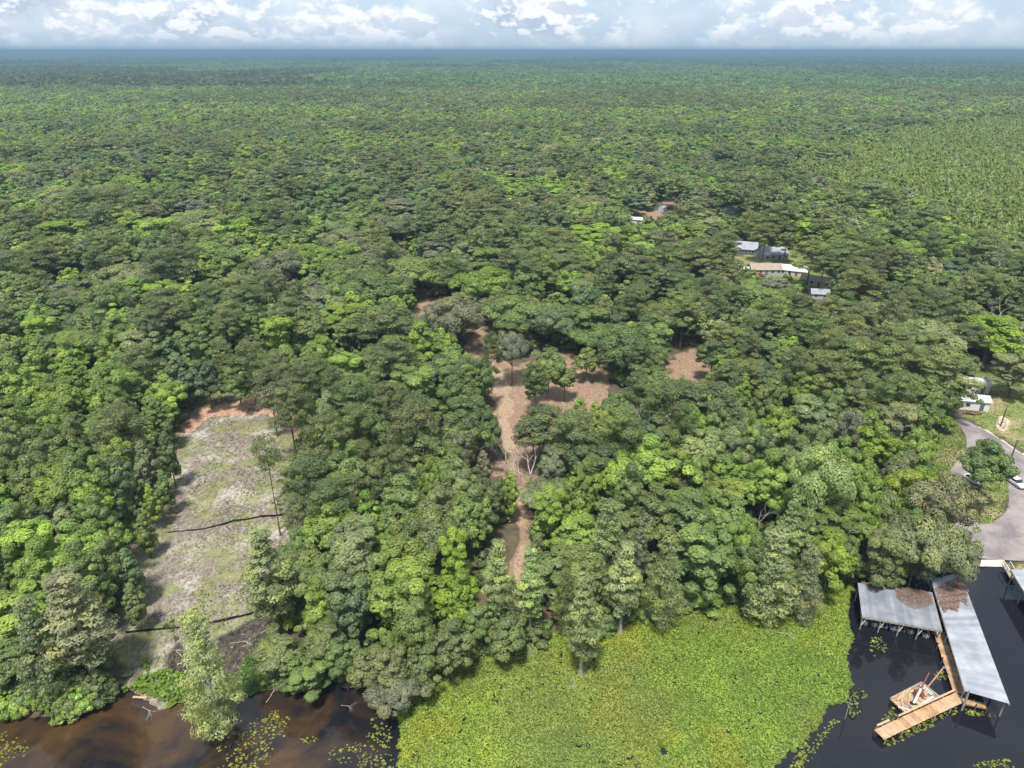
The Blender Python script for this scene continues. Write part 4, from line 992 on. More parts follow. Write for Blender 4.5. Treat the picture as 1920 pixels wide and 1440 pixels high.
def tufts():
    rng = np.random.default_rng(18); XX = []; YY = []
    for poly, n in ((CLEAR, 9000), (LAWN, 9000), (LAWN2, 2500), (ISLAND, 1500), (LAWN3, 900), (STRIP, 1500), (GLADE, 1500), (TRAIL, 700), (GLADE2, 300)):
        X, Y = scatter_poly(rng, poly, n)
        if poly is CLEAR:
            ok = (fbm(X, Y, 9, 40) > .54) & (sdist(WATER, X, Y) > 3); X = X[ok]; Y = Y[ok]
        XX.append(X); YY.append(Y)
    X = np.concatenate(XX); Y = np.concatenate(YY); n = len(X); a = rng.random(n)*6.28
    N0 = unit(np.c_[np.cos(a), np.sin(a), .5+.6*rng.random(n)]); V, Fq = leaf_cards(rng, np.c_[X, Y, ground_z(X, Y)+.12+.1*(inside(CLEAR, X, Y))], N0, .17, .6)
    T = np.where((rng.random(n) < .2)[:, None], np.array((.22, .20, .08)), np.array((.115, .165, .03)))
    me = mesh_np('grass', V, Fq, 4, [M['leaf_g']], attrs={'lv': ('FLOAT', 'FACE', rng.random(n)), 'cv': ('FLOAT', 'FACE', rng.random(n)), 'tint': ('FLOAT_COLOR', 'FACE', np.c_[T, np.ones(n)])})
    tag(link('grass', me), 'short grass tufts on the lawn, verges and clearing', 'grass', kind='stuff')
tufts()

# ------------------------------------------------------------------ boat sheds
def bil(c, u, v):
    tl, tr, br, bl = c; return (tl*(1-u)+tr*u)*(1-v)+(bl*(1-u)+br*u)*v
def shed(name, corners, npan, along, label, posts_u, posts_v, brace=False, ribs=4):
    """corners: roof TL, TR, BR, BL as 3-D points; panels run across 'along' (u or v)"""
    c = corners; org = Vector((sum(p.x for p in c)/4, sum(p.y for p in c)/4, 0)); root = empty(name, org); tag(root, label, 'boat shed', 'roofed boat sheds over the water')
    cl = [p-org for p in c]
    for i in range(npan):
        a0 = i/npan; a1 = (i+1)/npan; top = []; K = ribs*4; jit = RND.uniform(-.025, .025)
        rows = []
        for k in range(K+1):
            a = a0+(a1-a0)*(k/K); dz = .07*(k % 4 in (1, 2))+jit
            p, q = (bil(cl, a, 0), bil(cl, a, 1)) if along == 'u' else (bil(cl, 0, a), bil(cl, 1, a))
            rows.append((p+Vector((0, 0, dz)), q+Vector((0, 0, dz))))
        mb = MB()
        for k in range(K):
            (p0, q0), (p1, q1) = rows[k], rows[k+1]
            mb.poly([p0, q0, q1, p1]); dn = Vector((0, 0, -.02)); mb.poly([p1+dn, q1+dn, q0+dn, p0+dn])
        mb.build('roof_panel', M['roof_metal'], root)
    for s in (0, 1):
        a, b = (bil(cl, 0, s), bil(cl, 1, s)) if along == 'u' else (bil(cl, s, 0), bil(cl, s, 1))
        MB().bar(a+Vector((0, 0, -.16)), b+Vector((0, 0, -.16)), .12, .24).build('eave_beam', M['grey_wood'], root)
    for u in posts_u:
        for v in posts_v:
            p = bil(cl, u, v)
            if u in (0, 1): p = p+(bil(cl, .5, v)-p).normalized()*.25
            MB().tube([(p.x, p.y, -1.3), (p.x, p.y, p.z-.05)], [.11, .10], 7).build('post', M['grey_wood'], root)
            if brace and v > .9:
                e = (bil(cl, min(1, u+.06), v)); MB().bar((p.x, p.y, .7), (e.x, e.y, e.z-.1), .1, .1).build('brace', M['white'], root)
    return root
A = [at(1608, 1093, 3.5), at(1748, 1111, 3.5), at(1767, 1183, 2.7), at(1616, 1156, 2.7)]
shed('boat_shed', A, 20, 'u', 'wide corrugated metal boat shed roof littered with brown leaves over small boats', (.02, .25, .49, .73, .98), (.03, .97), True)
B = [at(1746, 1086, 3.2), at(1800, 1074, 3.5), at(1893, 1320, 3.3), at(1809, 1296, 3.0)]
shed('boat_shed', B, 34, 'v', 'long narrow pale metal boat shed roof beside the wooden walkway', (.03, .97), (.03, .2, .36, .52, .68, .84, .97), False, 3)
Cc = [at(1895, 1068, 3.2), at(1978, 1068, 3.4), at(2075, 1240, 3.4), at(1990, 1222, 3.2)]
shed('boat_shed', Cc, 22, 'v', 'pale metal boat shed roof across the dark channel by the ramp', (.03, .97), (.03, .25, .5, .75, .97), False, 3)

def roof_litter(c, px, n, seed, label):
    rng = np.random.default_rng(seed); poly = np.array([at2(a, b, 3.1) for a, b in px]); n_ = n
    X, Y = scatter_poly(rng, poly, n*4); d = edge_dist(poly, X, Y); keep = (d > rng.random(len(X))**2*1.6*fbm(X, Y, 1.4, seed)*2); X = X[keep][:n]; Y = Y[keep][:n]; n = len(X)
    # height of the roof plane at each point
    o = c[0]; nrm = (c[1]-c[0]).cross(c[3]-c[0]).normalized(); Z = o.z-(nrm.x*(X-o.x)+nrm.y*(Y-o.y))/nrm.z
    V, Fq = leaf_cards(rng, np.c_[X, Y, Z+.06+rng.random(n)*.03], unit(np.c_[rng.normal(size=(n, 2))*.2+np.array([nrm.x, nrm.y]), np.full(n, abs(nrm.z))]), .15, .55)
    me = mesh_np('leaf_litter', V, Fq, 4, [M['litter']]); tag(link('leaf_litter', me), label, 'leaf litter', kind='stuff')
roof_litter(A, [(1676, 1108), (1700, 1106), (1735, 1112), (1748, 1122), (1749, 1135), (1735, 1140), (1712, 1143), (1692, 1134), (1680, 1122)], 3600, 1, 'brown fallen leaves heaped on the wide boat shed roof')
roof_litter(A, [(1610, 1094), (1640, 1098), (1690, 1104), (1700, 1110), (1668, 1108), (1640, 1112), (1628, 1104)], 700, 2, 'thin line of brown leaves along the back eave of the wide shed')
roof_litter(B, [(1752, 1104), (1790, 1086), (1805, 1090), (1815, 1112), (1813, 1140), (1800, 1132), (1795, 1150), (1778, 1144), (1770, 1152), (1760, 1134)], 3800, 3, 'brown fallen leaves on the tree end of the long roof')

# small boats in the stalls
def boat(loc, rz, hullm, label, motor=True):
    root = empty('small_boat', loc, rz); tag(root, label, 'boat', 'small boats moored under the wide shed')
    st = [(-2.1, .62, .06), (-1.0, .68, .05), (.6, .66, .05), (1.5, .50, .12), (2.1, .30, .28)]
    mb = MB(); ring = []
    for x, w, z in st: ring.append([(x, -w, .62), (x, -w*.8, z), (x, w*.8, z), (x, w, .62)])
    b = 0
    for r in ring: mb.v += r
    for i in range(len(ring)-1):
        for k in range(3): mb.f.append([i*4+k, (i+1)*4+k, (i+1)*4+k+1, i*4+k+1])
    mb.f.append([0, 1, 2, 3]); e = (len(ring)-1)*4; mb.f.append([e+3, e+2, e+1, e])
    n0 = len(mb.v)
    for x, w, z in st: mb.v += [(x, -w*.9, .62), (x, -w*.72, z+.06), (x, w*.72, z+.06), (x, w*.9, .62)]
    for i in range(len(ring)-1):
        for k in range(3): mb.f.append([n0+i*4+k+1, n0+(i+1)*4+k+1, n0+(i+1)*4+k, n0+i*4+k])
        for k in (0, 3): mb.f.append([i*4+k, n0+i*4+k, n0+(i+1)*4+k, (i+1)*4+k])
    mb.build('hull', hullm, root)
    for x in (-1.5, -.2, 1.1): MB().box(x-.18, x+.18, -.56, .56, .38, .46).build('seat', M['white'], root)
    if motor:
        m = MB().hexa([(-2.45, -.2, .75), (-2.05, -.2, .75), (-2.05, .2, .75), (-2.45, .2, .75)], [(-2.4, -.15, 1.15), (-2.1, -.15, 1.1), (-2.1, .15, 1.1), (-2.4, .15, 1.15)])
        m.bar((-2.25, 0, .75), (-2.3, 0, -.3), .12, .14); m.build('outboard_motor', M['white'] if RND.random() < .6 else M['black'], root)
    return root
dirA = (A[0]-A[3]); rzA = math.atan2(dirA.y, dirA.x)
for i, (bx, by, mt, lab) in enumerate(((1623, 1166, 'alu', 'bare aluminium boat in the end stall nearest the weed mat'), (1641, 1169, 'alu', 'bare aluminium boat beside the first inner post of the wide shed'), (1659, 1172, 'white', 'white boat in the middle stall next to its white twin, nearer the weed mat'),
                                      (1677, 1176, 'white', 'white boat in the middle stall next to its white twin, nearer the walkway'), (1693, 1179, 'alu', 'grey boat with white seats right of the V-braced post'), (1709, 1182, 'alu', 'grey boat with white seats just left of the last V-braced post'), (1738, 1189, 'white', 'white boat in the last stall touching the walkway'))):
    s = at(bx, by+3, .5); p = s+Vector((math.cos(rzA), math.sin(rzA), 0))*1.9; b_ = boat((p.x, p.y, -.10), rzA, M[mt], lab); b_.scale = (.82, .82, .82)

# ------------------------------------------------------------------ wooden walkway
DZ = .85
def walkway():
    o0 = at(1792, 1306, DZ); root = empty('wooden_walkway', (o0.x, o0.y, 0)); tag(root, 'tan timber walkway forking into a long jetty with a side rail', 'walkway')
    org = Vector((o0.x, o0.y, 0))
    def run(a, b, w, n, m):
        a = a-org; b = b-org; d = (b-a); side = Vector((d.y, -d.x, 0)).normalized()*w/2; L = d.length; d.normalize()
        for i in range(n):
            t0 = i/n; t1 = (i+1)/n; k = max(3, int(L/n/.19)); mb = MB()
            for j in range(k):
                s0 = (t0+(t1-t0)*j/k)*L+.008; s1 = (t0+(t1-t0)*(j+1)/k)*L-.012; dz = RND.uniform(-.012, .012); e = RND.uniform(-.04, .04)
                p = [a+d*s0-side*(1+e), a+d*s1-side*(1+e), a+d*s1+side*(1-e), a+d*s0+side*(1-e)]
                mb.hexa([q+Vector((0, 0, dz-.05)) for q in p], [q+Vector((0, 0, dz)) for q in p])
            mb.build('deck_panel', M[m] if RND.random() < .65 else M['timber2' if m == 'timber' else 'timber'], root)
        for s in (-.8, .8):
            MB().bar(a+side*s+Vector((0, 0, -.17)), b+side*s+Vector((0, 0, -.17)), .07, .22).build('joist', M['timber'], root)
        npst = max(2, int(L/2.6))
        for i in range(npst+1):
            for s in (-1, 1):
                p = a+d*(L*i/npst*.98+.1)+side*s*1.06; h = RND.uniform(.25, .5) if s == 1 else RND.uniform(.05, .2)
                MB().tube([(p.x, p.y, -1.3), (p.x, p.y, DZ+h)], [.085, .08], 6).build('post', M['dark_wood'] if s == 1 else M['grey_wood'], root)
    m0 = (at(1751, 1184, DZ)+at(1769, 1184, DZ))/2; m1 = (at(1790, 1300, DZ)+at(1808, 1300, DZ))/2
    run(m0, m1, 1.5, 22, 'timber')
    j0 = (at(1791, 1302, DZ)+at(1804, 1317, DZ))/2+Vector((.5, .3, 0)); j1 = (at(1642, 1370, DZ)+at(1655, 1385, DZ))/2
    j0 = j0+Vector((0, 0, .012)); j1 = j1+Vector((0, 0, .012))
    run(j0, j1, 1.6, 15, 'timber2')
    s0 = at(1806, 1314, DZ)+Vector((0, 0, -.012)); s1 = at(1848, 1323, DZ)+Vector((0, 0, -.012))
    run(s0, s1, .95, 5, 'timber')
    # long side rail and a short one at the jetty end
    d = (j1-j0).normalized(); side = Vector((-d.y, d.x, 0)); side = side if side.y > 0 else -side
    L = (j1-j0).length
    for t0, t1 in ((.02, .72), (.83, .97)):
        a = j0+d*L*t0+side*.84-org; b = j0+d*L*t1+side*.84-org
        MB().bar(a+Vector((0, 0, .55)), b+Vector((0, 0, .55)), .26, .06).build('rail', M['timber2'], root)
        n = max(2, int((t1-t0)*L/2))
        for i in range(n+1):
            p = a+(b-a)*(i/n); MB().bar((p.x, p.y, DZ-.3), (p.x, p.y, DZ+.52), .1, .1).build('rail_post', M['grey_wood'], root)
    return root
walkway()
def mooring_pole():
    p = at(1803, 1331, 0); o = MB().tube([(0, 0, -1.5), (.05, 0, 1.6), (.1, .04, 3.6)], [.16, .15, .11], 8).build('mooring_pole', M['grey_wood']); o.location = (p.x, p.y, 0)
    tag(o, 'tall grey mooring pole standing at the fork of the walkway', 'pole')
    p = at(1584, 1348, 0); o = MB().tube([(0, 0, -1.3), (.02, 0, 1.5), (.06, .05, 4.2)], [.07, .06, .05], 6).build('thin_stake', M['grey_wood']); o.location = (p.x, p.y, 0)
    tag(o, 'thin grey stake rising from the straggling weed tuft', 'stake')
mooring_pole()

# ------------------------------------------------------------------ work raft
def raft():
    z = .55; c = [at(1670, 1311, z), at(1728, 1281, z), at(1762, 1309, z), at(1698, 1337, z)]
    org = sum(c, Vector())/4; org.z = 0; root = empty('work_raft', org); tag(root, 'weathered square work raft with winch, masts and clutter beside the jetty', 'raft')
    q = [p-org for p in c]; dn = Vector((0, 0, -.75))
    sh = [p*1.0 for p in q]
    MB().hexa([p*.97+dn for p in q][::-1], [p*.97+Vector((0, 0, -.05)) for p in q][::-1]).build('hull', M['dark_wood'], root)
    n = 26
    for i in range(n):
        a = bil(q, (i+.03)/n, 0); b = bil(q, (i+.97)/n, 0); d = bil(q, (i+.97)/n, 1); e = bil(q, (i+.03)/n, 1)
        MB().hexa([p+Vector((0, 0, -.05)) for p in (a, e, d, b)], [p+Vector((0, 0, RND.uniform(-.01, .01))) for p in (a, e, d, b)]).build('deck_plank', M['grey_wood'] if RND.random() < .7 else M['timber2'], root)
    for i in range(4):
        a = q[i]; b = q[(i+1) % 4]; MB().bar(a+Vector((0, 0, .10)), b+Vector((0, 0, .10)), .28, .2).build('rim', M['timber2' if i == 3 else 'grey_wood'], root)
    # ladder-like rack along the far right edge
    a = bil(q, .92, .12); b = bil(q, .92, .75)
    for o in (0, .5):
        s = Vector((-.35, -.2, 0))*o*2; MB().bar(a+s+Vector((0, 0, .35)), b+s+Vector((0, 0, .35)), .1, .1).build('rack_rail', M['white'], root)
    for i in range(7):
        p = a+(b-a)*(i/6); MB().bar(p+Vector((0, 0, .36)), p+Vector((-.35, -.2, .36)), .08, .06).build('rack_rung', M['offwhite'], root)
    # red winch frame and drum
    w = bil(q, .60, .50)
    for dx, dy in ((-.5, -.4), (.5, -.4), (.5, .5), (-.5, .5)):
        MB().bar(w+Vector((dx, dy, 0)), w+Vector((dx*.5, dy*.5, 1.25)), .12, .12).build('winch_leg', M['rust'], root)
    MB().tube([w+Vector((-.55, 0, .8)), w+Vector((.55, 0, .8))], [.34, .34], 12).build('winch_drum', M['rust'], root)
    MB().bar(w+Vector((-.7, .1, 1.25)), w+Vector((.7, .1, 1.25)), .14, .14).build('winch_beam', M['rust'], root)
    # engine with white boom and dark red mast
    p0 = at(1713, 1319, .9)-org; tip = at(1742, 1261, 4.4)-org; d = tip-p0
    MB().box(p0.x-.4, p0.x+.3, p0.y-.4, p0.y+.25, .5, 1.05).build('engine', M['black'], root)
    MB().tube([p0, p0+d*.48], [.17, .15], 10).build('boom', M['white'], root)
    MB().tube([p0+d*.48, p0+d*.62, tip], [.14, .1, .06], 8).build('mast', M['rust'], root)
    a = at(1737, 1291, .6)-org; b = at(1769, 1252, 3.6)-org
    pole = MB().tube([a, a+(b-a)*.4, b], [.11, .1, .085], 8).build('leaning_pole', M['pink'], root)
    MB().tube([b-(b-a)*.012, b+(b-a)*.05], [.17, .17], 8).build('pole_cap', M['blue'], root)
    # loose things on the deck
    zt = .56
    items = [('timber_board', 1684, 1307, 2.6, 35, 'orange', 'orange-brown board at the raft corner facing the weed mat'), ('timber_board', 1690, 1304, 3.2, 40, 'yellow', 'yellow board laid along the raft edge facing the sheds'), ('timber_board', 1699, 1300, 3.4, 38, 'yellow', 'second yellow board beside the raft edge facing the sheds'),
             ('timber_board', 1697, 1316, 3.0, -48, 'pink', 'pink board pointing from the engine to the jetty'), ('timber_board', 1702, 1316, 2.8, -46, 'timber', 'brown board next to the pink one, nearer the engine'), ('timber_board', 1692, 1321, 2.2, 70, 'timber2', 'short pale board near the low raft corner'),
             ('timber_board', 1739, 1314, 3.4, 30, 'white', 'long white board along the jetty side of the raft'), ('timber_board', 1697, 1329, 2.2, -20, 'offwhite', 'off-white stick near the low raft corner'), ('timber_board', 1726, 1296, 1.6, 10, 'orange', 'short orange board under the red winch'), ('timber_board', 1731, 1301, 1.4, -60, 'orange', 'orange offcut between winch and rack'), ('timber_board', 1705, 1308, 2.0, 60, 'yellow', 'yellow offcut beside the white boom')]
    for nm, px, py, L, ang, m, lab in items:
        p = at(px, py, zt+.14); o = MB().box(-L*.39, L*.39, -.11, .11, -.08, .08).build(nm, M[m]); o.location = (p.x, p.y, zt+.12+.05*RND.random()); o.rotation_euler = (0, 0, R(ang)); tag(o, lab, 'board', 'loose boards on the raft')
    for px, py, s, m, lab in ((1713, 1329, .45, 'yellow', 'small tan wooden crate on the raft near the jetty'), (1733, 1303, .35, 'yellow', 'small yellow crate beside the red winch')):
        p = at(px, py, zt); r_ = empty('wooden_crate', (p.x, p.y, zt+.02), .5); tag(r_, lab, 'crate', 'crates on the raft')
        MB().box(-s, s, -s*.7, s*.7, 0, s).build('box', M[m], r_)
        for y in (-1, 1): MB().box(-s*1.05, s*1.05, y*s*.7-.03, y*s*.7+.03, s*.7, s*.95).build('slat', M['timber2'], r_)
raft()
def gangway():
    a = at(1885, 1060, .75); b = at(1900, 1086, .6); root = empty('gangway', (a.x, a.y, 0)); tag(root, 'narrow white gangway from the grass to the shed across the channel', 'gangway')
    d = b-a; z = Vector((0, 0, .75)); s = Vector((d.y, -d.x, 0)).normalized()*.5
    MB().bar(z, d+z, 1.0, .1).build('deck', M['grey_wood'], root)
    for k in (-1, 1):
        MB().bar(s*k+z+Vector((0, 0, 1)), d+s*k+z+Vector((0, 0, 1)), .08, .08).build('handrail', M['white'], root)
        for t in (0, .5, 1): MB().bar(s*k+d*t+Vector((0, 0, .6)), s*k+d*t+z+Vector((0, 0, 1)), .07, .07).build('rail_post', M['white'], root)
    for t in (.55, 1): MB().tube([d*t+Vector((0, 0, -1.4)), d*t+Vector((0, 0, .7))], [.12, .12], 6).build('post', M['dark_wood'], root)
gangway()

# ------------------------------------------------------------------ silt fences and driftwood
def silt_fence(px, label):
    pts = [at(a, b, LAND) for a, b in px]; fine = []
    for i in range(len(pts)-1):
        n = max(2, int((pts[i+1]-pts[i]).length/2.2))
        for k in range(n): fine.append(pts[i]+(pts[i+1]-pts[i])*(k/n)+Vector((RND.uniform(-.15, .15), RND.uniform(-.15, .15), 0)))
    fine.append(pts[-1]); org = Vector((fine[0].x, fine[0].y, LAND)); root = empty('silt_fence', org); tag(root, label, 'silt fence', 'black silt fences across the clearing')
    mb = MB()
    for i in range(len(fine)-1):
        a = fine[i]-org; b = fine[i+1]-org; a.z = b.z = -.15; s = Vector((b.y-a.y, a.x-b.x, 0)).normalized()*.03
        h0 = Vector((0, 0, .52+RND.uniform(-.16, .05))); h1 = Vector((0, 0, .52+RND.uniform(-.16, .05)))
        mb.hexa([a-s, b-s, b+s, a+s], [a-s+h0, b-s+h1, b+s+h1, a+s+h0])
    mb.build('fabric', M['silt'], root)
    for p in fine[::1]:
        p = p-org; MB().bar((p.x+.06, p.y-.06, -.3), (p.x+.08, p.y-.06, .66), .05, .05).build('stake', M['dark_wood'], root)
silt_fence([(312, 1000), (360, 996), (400, 989), (440, 977), (490, 970), (545, 964)], 'black silt fence crossing the middle of the grey clearing')
silt_fence([(236, 1187), (290, 1182), (330, 1178), (378, 1172), (420, 1163), (470, 1150), (512, 1136)], 'black silt fence at the muddy waterside end of the clearing')
DRIFT = bare_mb(np.random.default_rng(4), 6.5, .085, .7, 5).mesh('driftwood', M['dead'])
for px, py, s, rz, lab in ((338, 1245, 1.0, 2.0, 'tangle of grey dead branches lying on the mud beside the bright weed patch'), (372, 1247, .8, .3, 'grey dead branches running toward the lone water cypress'), (268, 1322, .5, 1.0, 'fallen grey branch at the brown water edge under the muddy point'), (500, 1310, .6, 2.8, 'bare branch in the water off the dark green weed bed'),
                          (436, 1207, .6, 1.6, 'grey branch lying in the dark wet mud near the silt fence'), (978, 1198, .7, .6, 'grey driftwood where the trail meets the weed mat'), (1072, 1262, .5, .2, 'grey dead twigs standing in the weed mat'), (1450, 1180, .6, 1.2, 'dead brushwood lying in the weed mat near the shore trees'), (375, 830, .7, 2.2, 'grey brush heap at the wood edge of the clearing near the red clay'), (318, 945, .7, .4, 'dark brush heap at the wood edge near the upper silt fence'), (640, 1318, .35, 1.3, 'thin dead twigs over the brown water below the olive trees')):
    p = at(px, py, .5); o = link('driftwood', DRIFT); zg = max(float(ground_z(np.array([p.x]), np.array([p.y]))[0]), 0)+.05; o.location = (p.x, p.y, zg); o.rotation_euler = (R(82), 0, rz); o.scale = (s, s*.45, s); tag(o, lab, 'driftwood', 'dead branches lying about')
def plank():
    p = at(262, 1307, .2); o = MB().box(-1, 1, -.16, .16, 0, .08).build('plank', M['timber2']); o.location = (p.x, p.y, .12); o.rotation_euler = (0, 0, -.05); tag(o, 'loose pale plank lying on the muddy bank', 'plank')
plank()

# ------------------------------------------------------------------ houses
def house(name, px, py, L, Wd, wh, rh, rz, wallm, roofm, label, cat='house', win=3, over=.35):
    g = at(px, py, LAND); root = empty(name, (g.x, g.y, LAND-.02), R(rz)); tag(root, label, cat, None)
    MB().box(-L/2, L/2, -Wd/2, Wd/2, 0, wh).build('wall', M[wallm], root)
    e = over; t = .12
    for s in (-1, 1):
        lo = [(-L/2-e, s*(Wd/2+e), wh-.12), (L/2+e, s*(Wd/2+e), wh-.12), (L/2+e, 0, wh+rh), (-L/2-e, 0, wh+rh)]
        MB().hexa(lo if s > 0 else lo[::-1], [(x, y, z+t) for x, y, z in (lo if s > 0 else lo[::-1])]).build('roof', M[roofm], root)
    for s in (-1, 1):
        x = s*(L/2-.06); MB().hexa([(x-.05, -Wd/2, wh), (x+.05, -Wd/2, wh), (x+.05, 0, wh+rh-.1), (x-.05, 0, wh+rh-.1)], [(x-.05, Wd/2, wh), (x+.05, Wd/2, wh), (x+.05, 0, wh+rh-.05), (x-.05, 0, wh+rh-.05)]).build('gable', M[wallm], root)
    for s in (-1, 1):
        for i in range(win):
            x = -L/2+L*(i+.5)/win
            if s == -1 and i == win//2:
                d = MB().box(x-.48, x+.48, s*Wd/2-.05, s*Wd/2+.03, .08, 2.05).build('door', M['wall_dark'], root); MB().box(x+.32, x+.4, s*Wd/2-.1, s*Wd/2-.04, 1, 1.1).build('handle', M['alu'], d); continue
            f = MB().box(x-.62, x+.62, s*Wd/2-.05, s*Wd/2+.05, .95, 2.0).build('window', M['white'], root)
            MB().box(x-.52, x+.52, s*Wd/2-.075, s*Wd/2+.075, 1.04, 1.92).build('pane', M['glass'], f)
    return root
house('mobile_home', 1432, 512, 12.0, 6.2, 2.3, 1.7, 0, 'wall_grey', 'roof_tan', 'long mobile home with a tan roof on the yellow grass', win=5)
house('camper_trailer', 1402, 512, 5.5, 2.6, 2.3, .3, 10, 'white', 'roof_white', 'small white camper beside the tan-roofed mobile home', 'camper', 2, .05)
house('mobile_home', 1487, 514, 10, 6.0, 2.2, 1.5, -24, 'offwhite', 'roof_white', 'white-roofed mobile home beyond the tan-roofed one', win=4)
house('mobile_home', 1530, 534, 11, 5.4, 2.2, 1.4, -32, 'offwhite', 'roof_tan', 'cream-roofed trailer home half hidden by pine trunks', win=4)
house('shed', 1535, 558, 6, 4.6, 2.1, 1.2, -10, 'wall_grey', 'roof_grey', 'blue-grey roofed shed behind the cream-roofed trailer', 'shed', 2)
house('house', 1385, 472, 15, 9, 2.4, 2.4, -18, 'wall_dark', 'roof_grey', 'long dark-walled house with pale grey roof under pines', win=5)
house('house', 1446, 483, 11, 9, 2.4, 2.3, 8, 'wall_grey', 'roof_grey', 'blue-grey roofed house with dark carport on the yellow grass', win=4)
house('house', 1364, 405, 9, 7, 2.4, 1.9, -8, 'offwhite', 'roof_grey', 'small grey-roofed house with white wall far among the trees', win=3)
house('shed', 1189, 419, 9, 5, 2.6, .8, -20, 'white', 'roof_white', 'small white-roofed building beside the far brown yard', 'shed', 2)
house('camper_trailer', 1242, 396, 6, 3, 2.4, .3, 60, 'wall_grey', 'roof_grey', 'grey camper parked on the far brown yard', 'camper', 2, .05)
house('shed', 1822, 730, 6.5, 4.5, 2.5, .8, -12, 'offwhite', 'roof_white', 'white metal-roofed shed farther from the road on the lawn', 'shed', 2)
house('shed', 1820, 763, 6.5, 4.0, 2.6, .8, -12, 'white', 'roof_white', 'white metal-roofed shed nearer the road on the lawn', 'shed', 2)
house('house', 1918, 594, 11, 8, 3.0, 1.6, 15, 'wall_dark', 'roof_grey', 'dark-walled house in deep shade behind the yellow-green tree', win=3)
house('house', 1510, 458, 9, 6, 2.8, 1.5, -25, 'brick', 'roof_brown', 'brown-roofed house with brick walls behind the blue-grey roofed house', win=3)
house('shed', 1592, 585, 5, 4, 2.4, 1.0, 60, 'wall_grey', 'roof_brown', 'small rust-brown roofed shed in the wood near the houses', 'shed', 2)

# ------------------------------------------------------------------ vehicles
def car(px, py, rz, paint, label, kind='car'):
    g = at(px, py, LAND); root = empty('parked_car' if kind == 'car' else 'pickup_truck', (g.x, g.y, LAND+.012), R(rz)); tag(root, label, kind, 'parked vehicles')
    pm = M[paint]
    sec = [(-2.25, .55, .80, .80), (-2.1, .32, .86, .92), (-1.4, .28, .88, .98), (.9, .28, .88, .96), (1.7, .30, .86, .86), (2.15, .34, .80, .72), (2.28, .5, .72, .62)]
    mb = MB()
    for x, zb, w, zt in sec: mb.v += [(x, -w*.92, zb), (x, -w, (zb+zt)/2), (x, -w*.93, zt), (x, w*.93, zt), (x, w, (zb+zt)/2), (x, w*.92, zb)]
    for i in range(len(sec)-1):
        for k in range(6): j = (k+1) % 6; mb.f.append([i*6+k, (i+1)*6+k, (i+1)*6+j, i*6+j])
    mb.f.append(list(range(6))); e = (len(sec)-1)*6; mb.f.append([e+5-k for k in range(6)]); mb.build('body', pm, root)
    back = -1.75 if kind == 'car' else -.2
    MB().hexa([(back, -.80, .94), (1.05, -.80, .94), (1.05, .80, .94), (back, .80, .94)], [(back+.45, -.66, 1.44), (.35, -.66, 1.44), (.35, .66, 1.44), (back+.45, .66, 1.44)]).build('window_glass', M['glass'], root)
    MB().hexa([(back+.40, -.69, 1.43), (.42, -.69, 1.43), (.42, .69, 1.43), (back+.40, .69, 1.43)], [(back+.5, -.62, 1.50), (.30, -.62, 1.50), (.30, .62, 1.50), (back+.5, .62, 1.50)]).build('roof', pm, root)
    for x in (1.42, -1.42):
        for s in (-1, 1):
            w = MB().tube([(x, s*.70, .33), (x, s*.92, .33)], [.33, .33], 14).build('wheel', M['tyre'], root); MB().tube([(x, s*.90, .33), (x, s*.935, .33)], [.19, .19], 10).build('rim', M['alu'], w)
    for s in (-1, 1):
        MB().box(2.14, 2.30, s*.62-.16, s*.62+.16, .56, .68).build('headlight', M['offwhite'], root); MB().box(-2.28, -2.18, s*.66-.12, s*.66+.12, .66, .78).build('tail_light', M['rust'], root)
        MB().box(.72, .9, s*.98-.1, s*.98+.08, .96, 1.08).build('mirror', pm, root)
    return root
car(1903, 908, -80, 'white', 'white car parked beside the lone tree on the paved lot')
car(1826, 905, -70, 'white', 'white car mostly hidden under the lone lot tree')
car(1455, 486, 10, 'black', 'black pickup by the blue-grey roofed house', 'truck')
car(1362, 470, 20, 'black', 'dark car in front of the long dark-walled house')
car(1424, 519, 0, 'rust', 'red car in front of the tan-roofed mobile home')

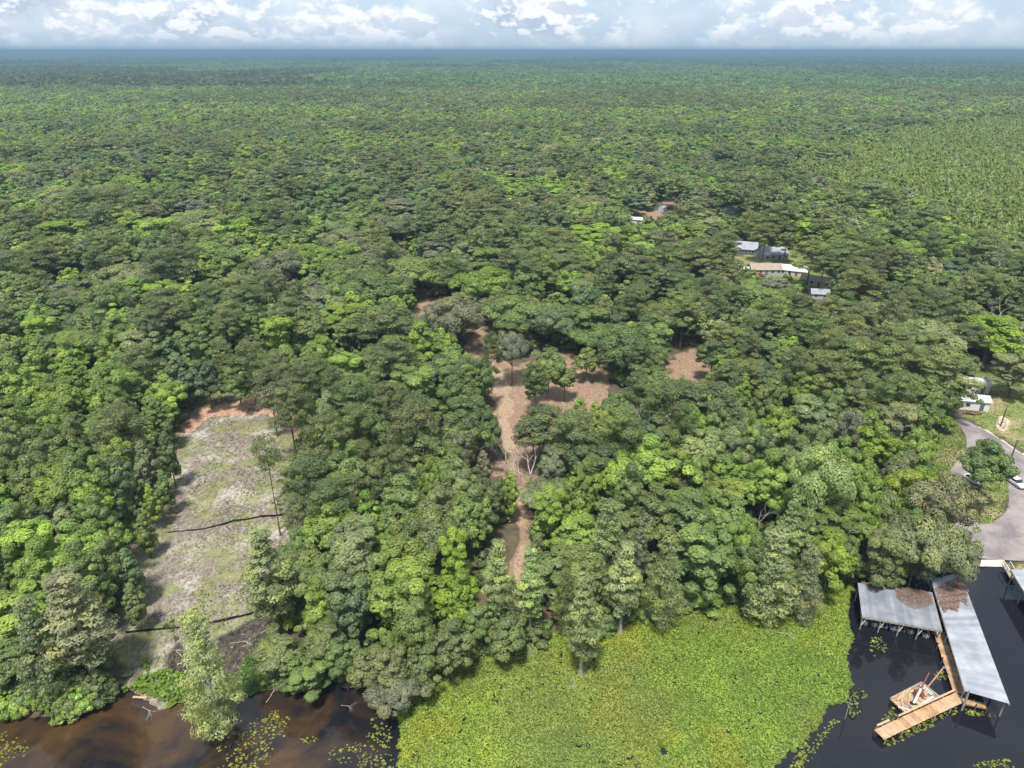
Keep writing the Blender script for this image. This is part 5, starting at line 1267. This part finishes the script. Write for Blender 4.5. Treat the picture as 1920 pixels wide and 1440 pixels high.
def scrap_heap():
    p = at(1824, 776, LAND)
    for i in range(7):
        L = RND.uniform(1.6, 3); o = MB().tube([(-L/2, 0, 0), (L/2, 0, 0)], [.22, .2], 8).build('cut_log', M['pine_bark']); o.location = (p.x+RND.uniform(-1.4, 1.4), p.y+RND.uniform(-.8, .8), LAND+.2+.36*(i//4)); o.rotation_euler = (0, 0, RND.uniform(-.5, .5)); tag(o, 'cut log heaped on the lawn by the nearer white shed', 'log', 'log heap beside the white shed')
scrap_heap()
def utility_pole(px, py, h, label, arm=True):
    p = at(px, py, LAND); root = empty('utility_pole', (p.x, p.y, LAND)); tag(root, label, 'utility pole', 'utility poles')
    MB().tube([(0, 0, -.5), (0, 0, h)], [.17, .12], 8).build('pole', M['dark_wood'], root)
    if arm:
        MB().bar((-1, 0, h-.5), (1, 0, h-.5), .1, .12).build('crossarm', M['grey_wood'], root)
        for x in (-.85, 0, .85): MB().tube([(x, 0, h-.45), (x, 0, h-.2)], [.05, .04], 6).build('insulator', M['offwhite'], root)
utility_pole(1876, 799, 4.6, 'dark bare post standing on the lawn above the road bend', False)
utility_pole(1895, 862, 5.0, 'thin utility pole with crossarm at the road edge behind the lone tree')

def radio_mast():
    d = 2200.0; x = (1722-960)/F*d*math.cos(PITCH)*1.0; h = H+d*.0080; w = .8
    root = empty('radio_mast', (x, d, LAND)); tag(root, 'slender radio mast rising above the forest on the horizon', 'radio mast')
    leg = [(math.cos(a)*w, math.sin(a)*w) for a in (0.5, 2.594, 4.689)]
    for lx, ly in leg: MB().tube([(lx, ly, 0), (lx, ly, h)], [.12, .12], 5).build('leg', M['lattice'], root)
    mb = MB()
    for i in range(48):
        z = h*i/48; z2 = h*(i+1)/48
        for k in range(3): mb.bar((*leg[k], z), (*leg[(k+1) % 3], z2), .1, .1)
    mb.build('lattice', M['lattice'], root)
radio_mast()

# ------------------------------------------------------------------ haze: even air round camera and scene
def haze():
    m, g, out = mat('haze_air'); v = g.new('ShaderNodeVolumePrincipled'); v.inputs['Color'].default_value = (.22, .36, .48, 1); v.inputs['Density'].default_value = 2.0e-4; v.inputs['Anisotropy'].default_value = 0.0
    g.l.new(v.outputs[0], out.inputs['Volume'])
    o = MB().box(-90000, 90000, -900, 95000, -3, 101).build('haze', m); tag(o, kind='stuff')
haze()
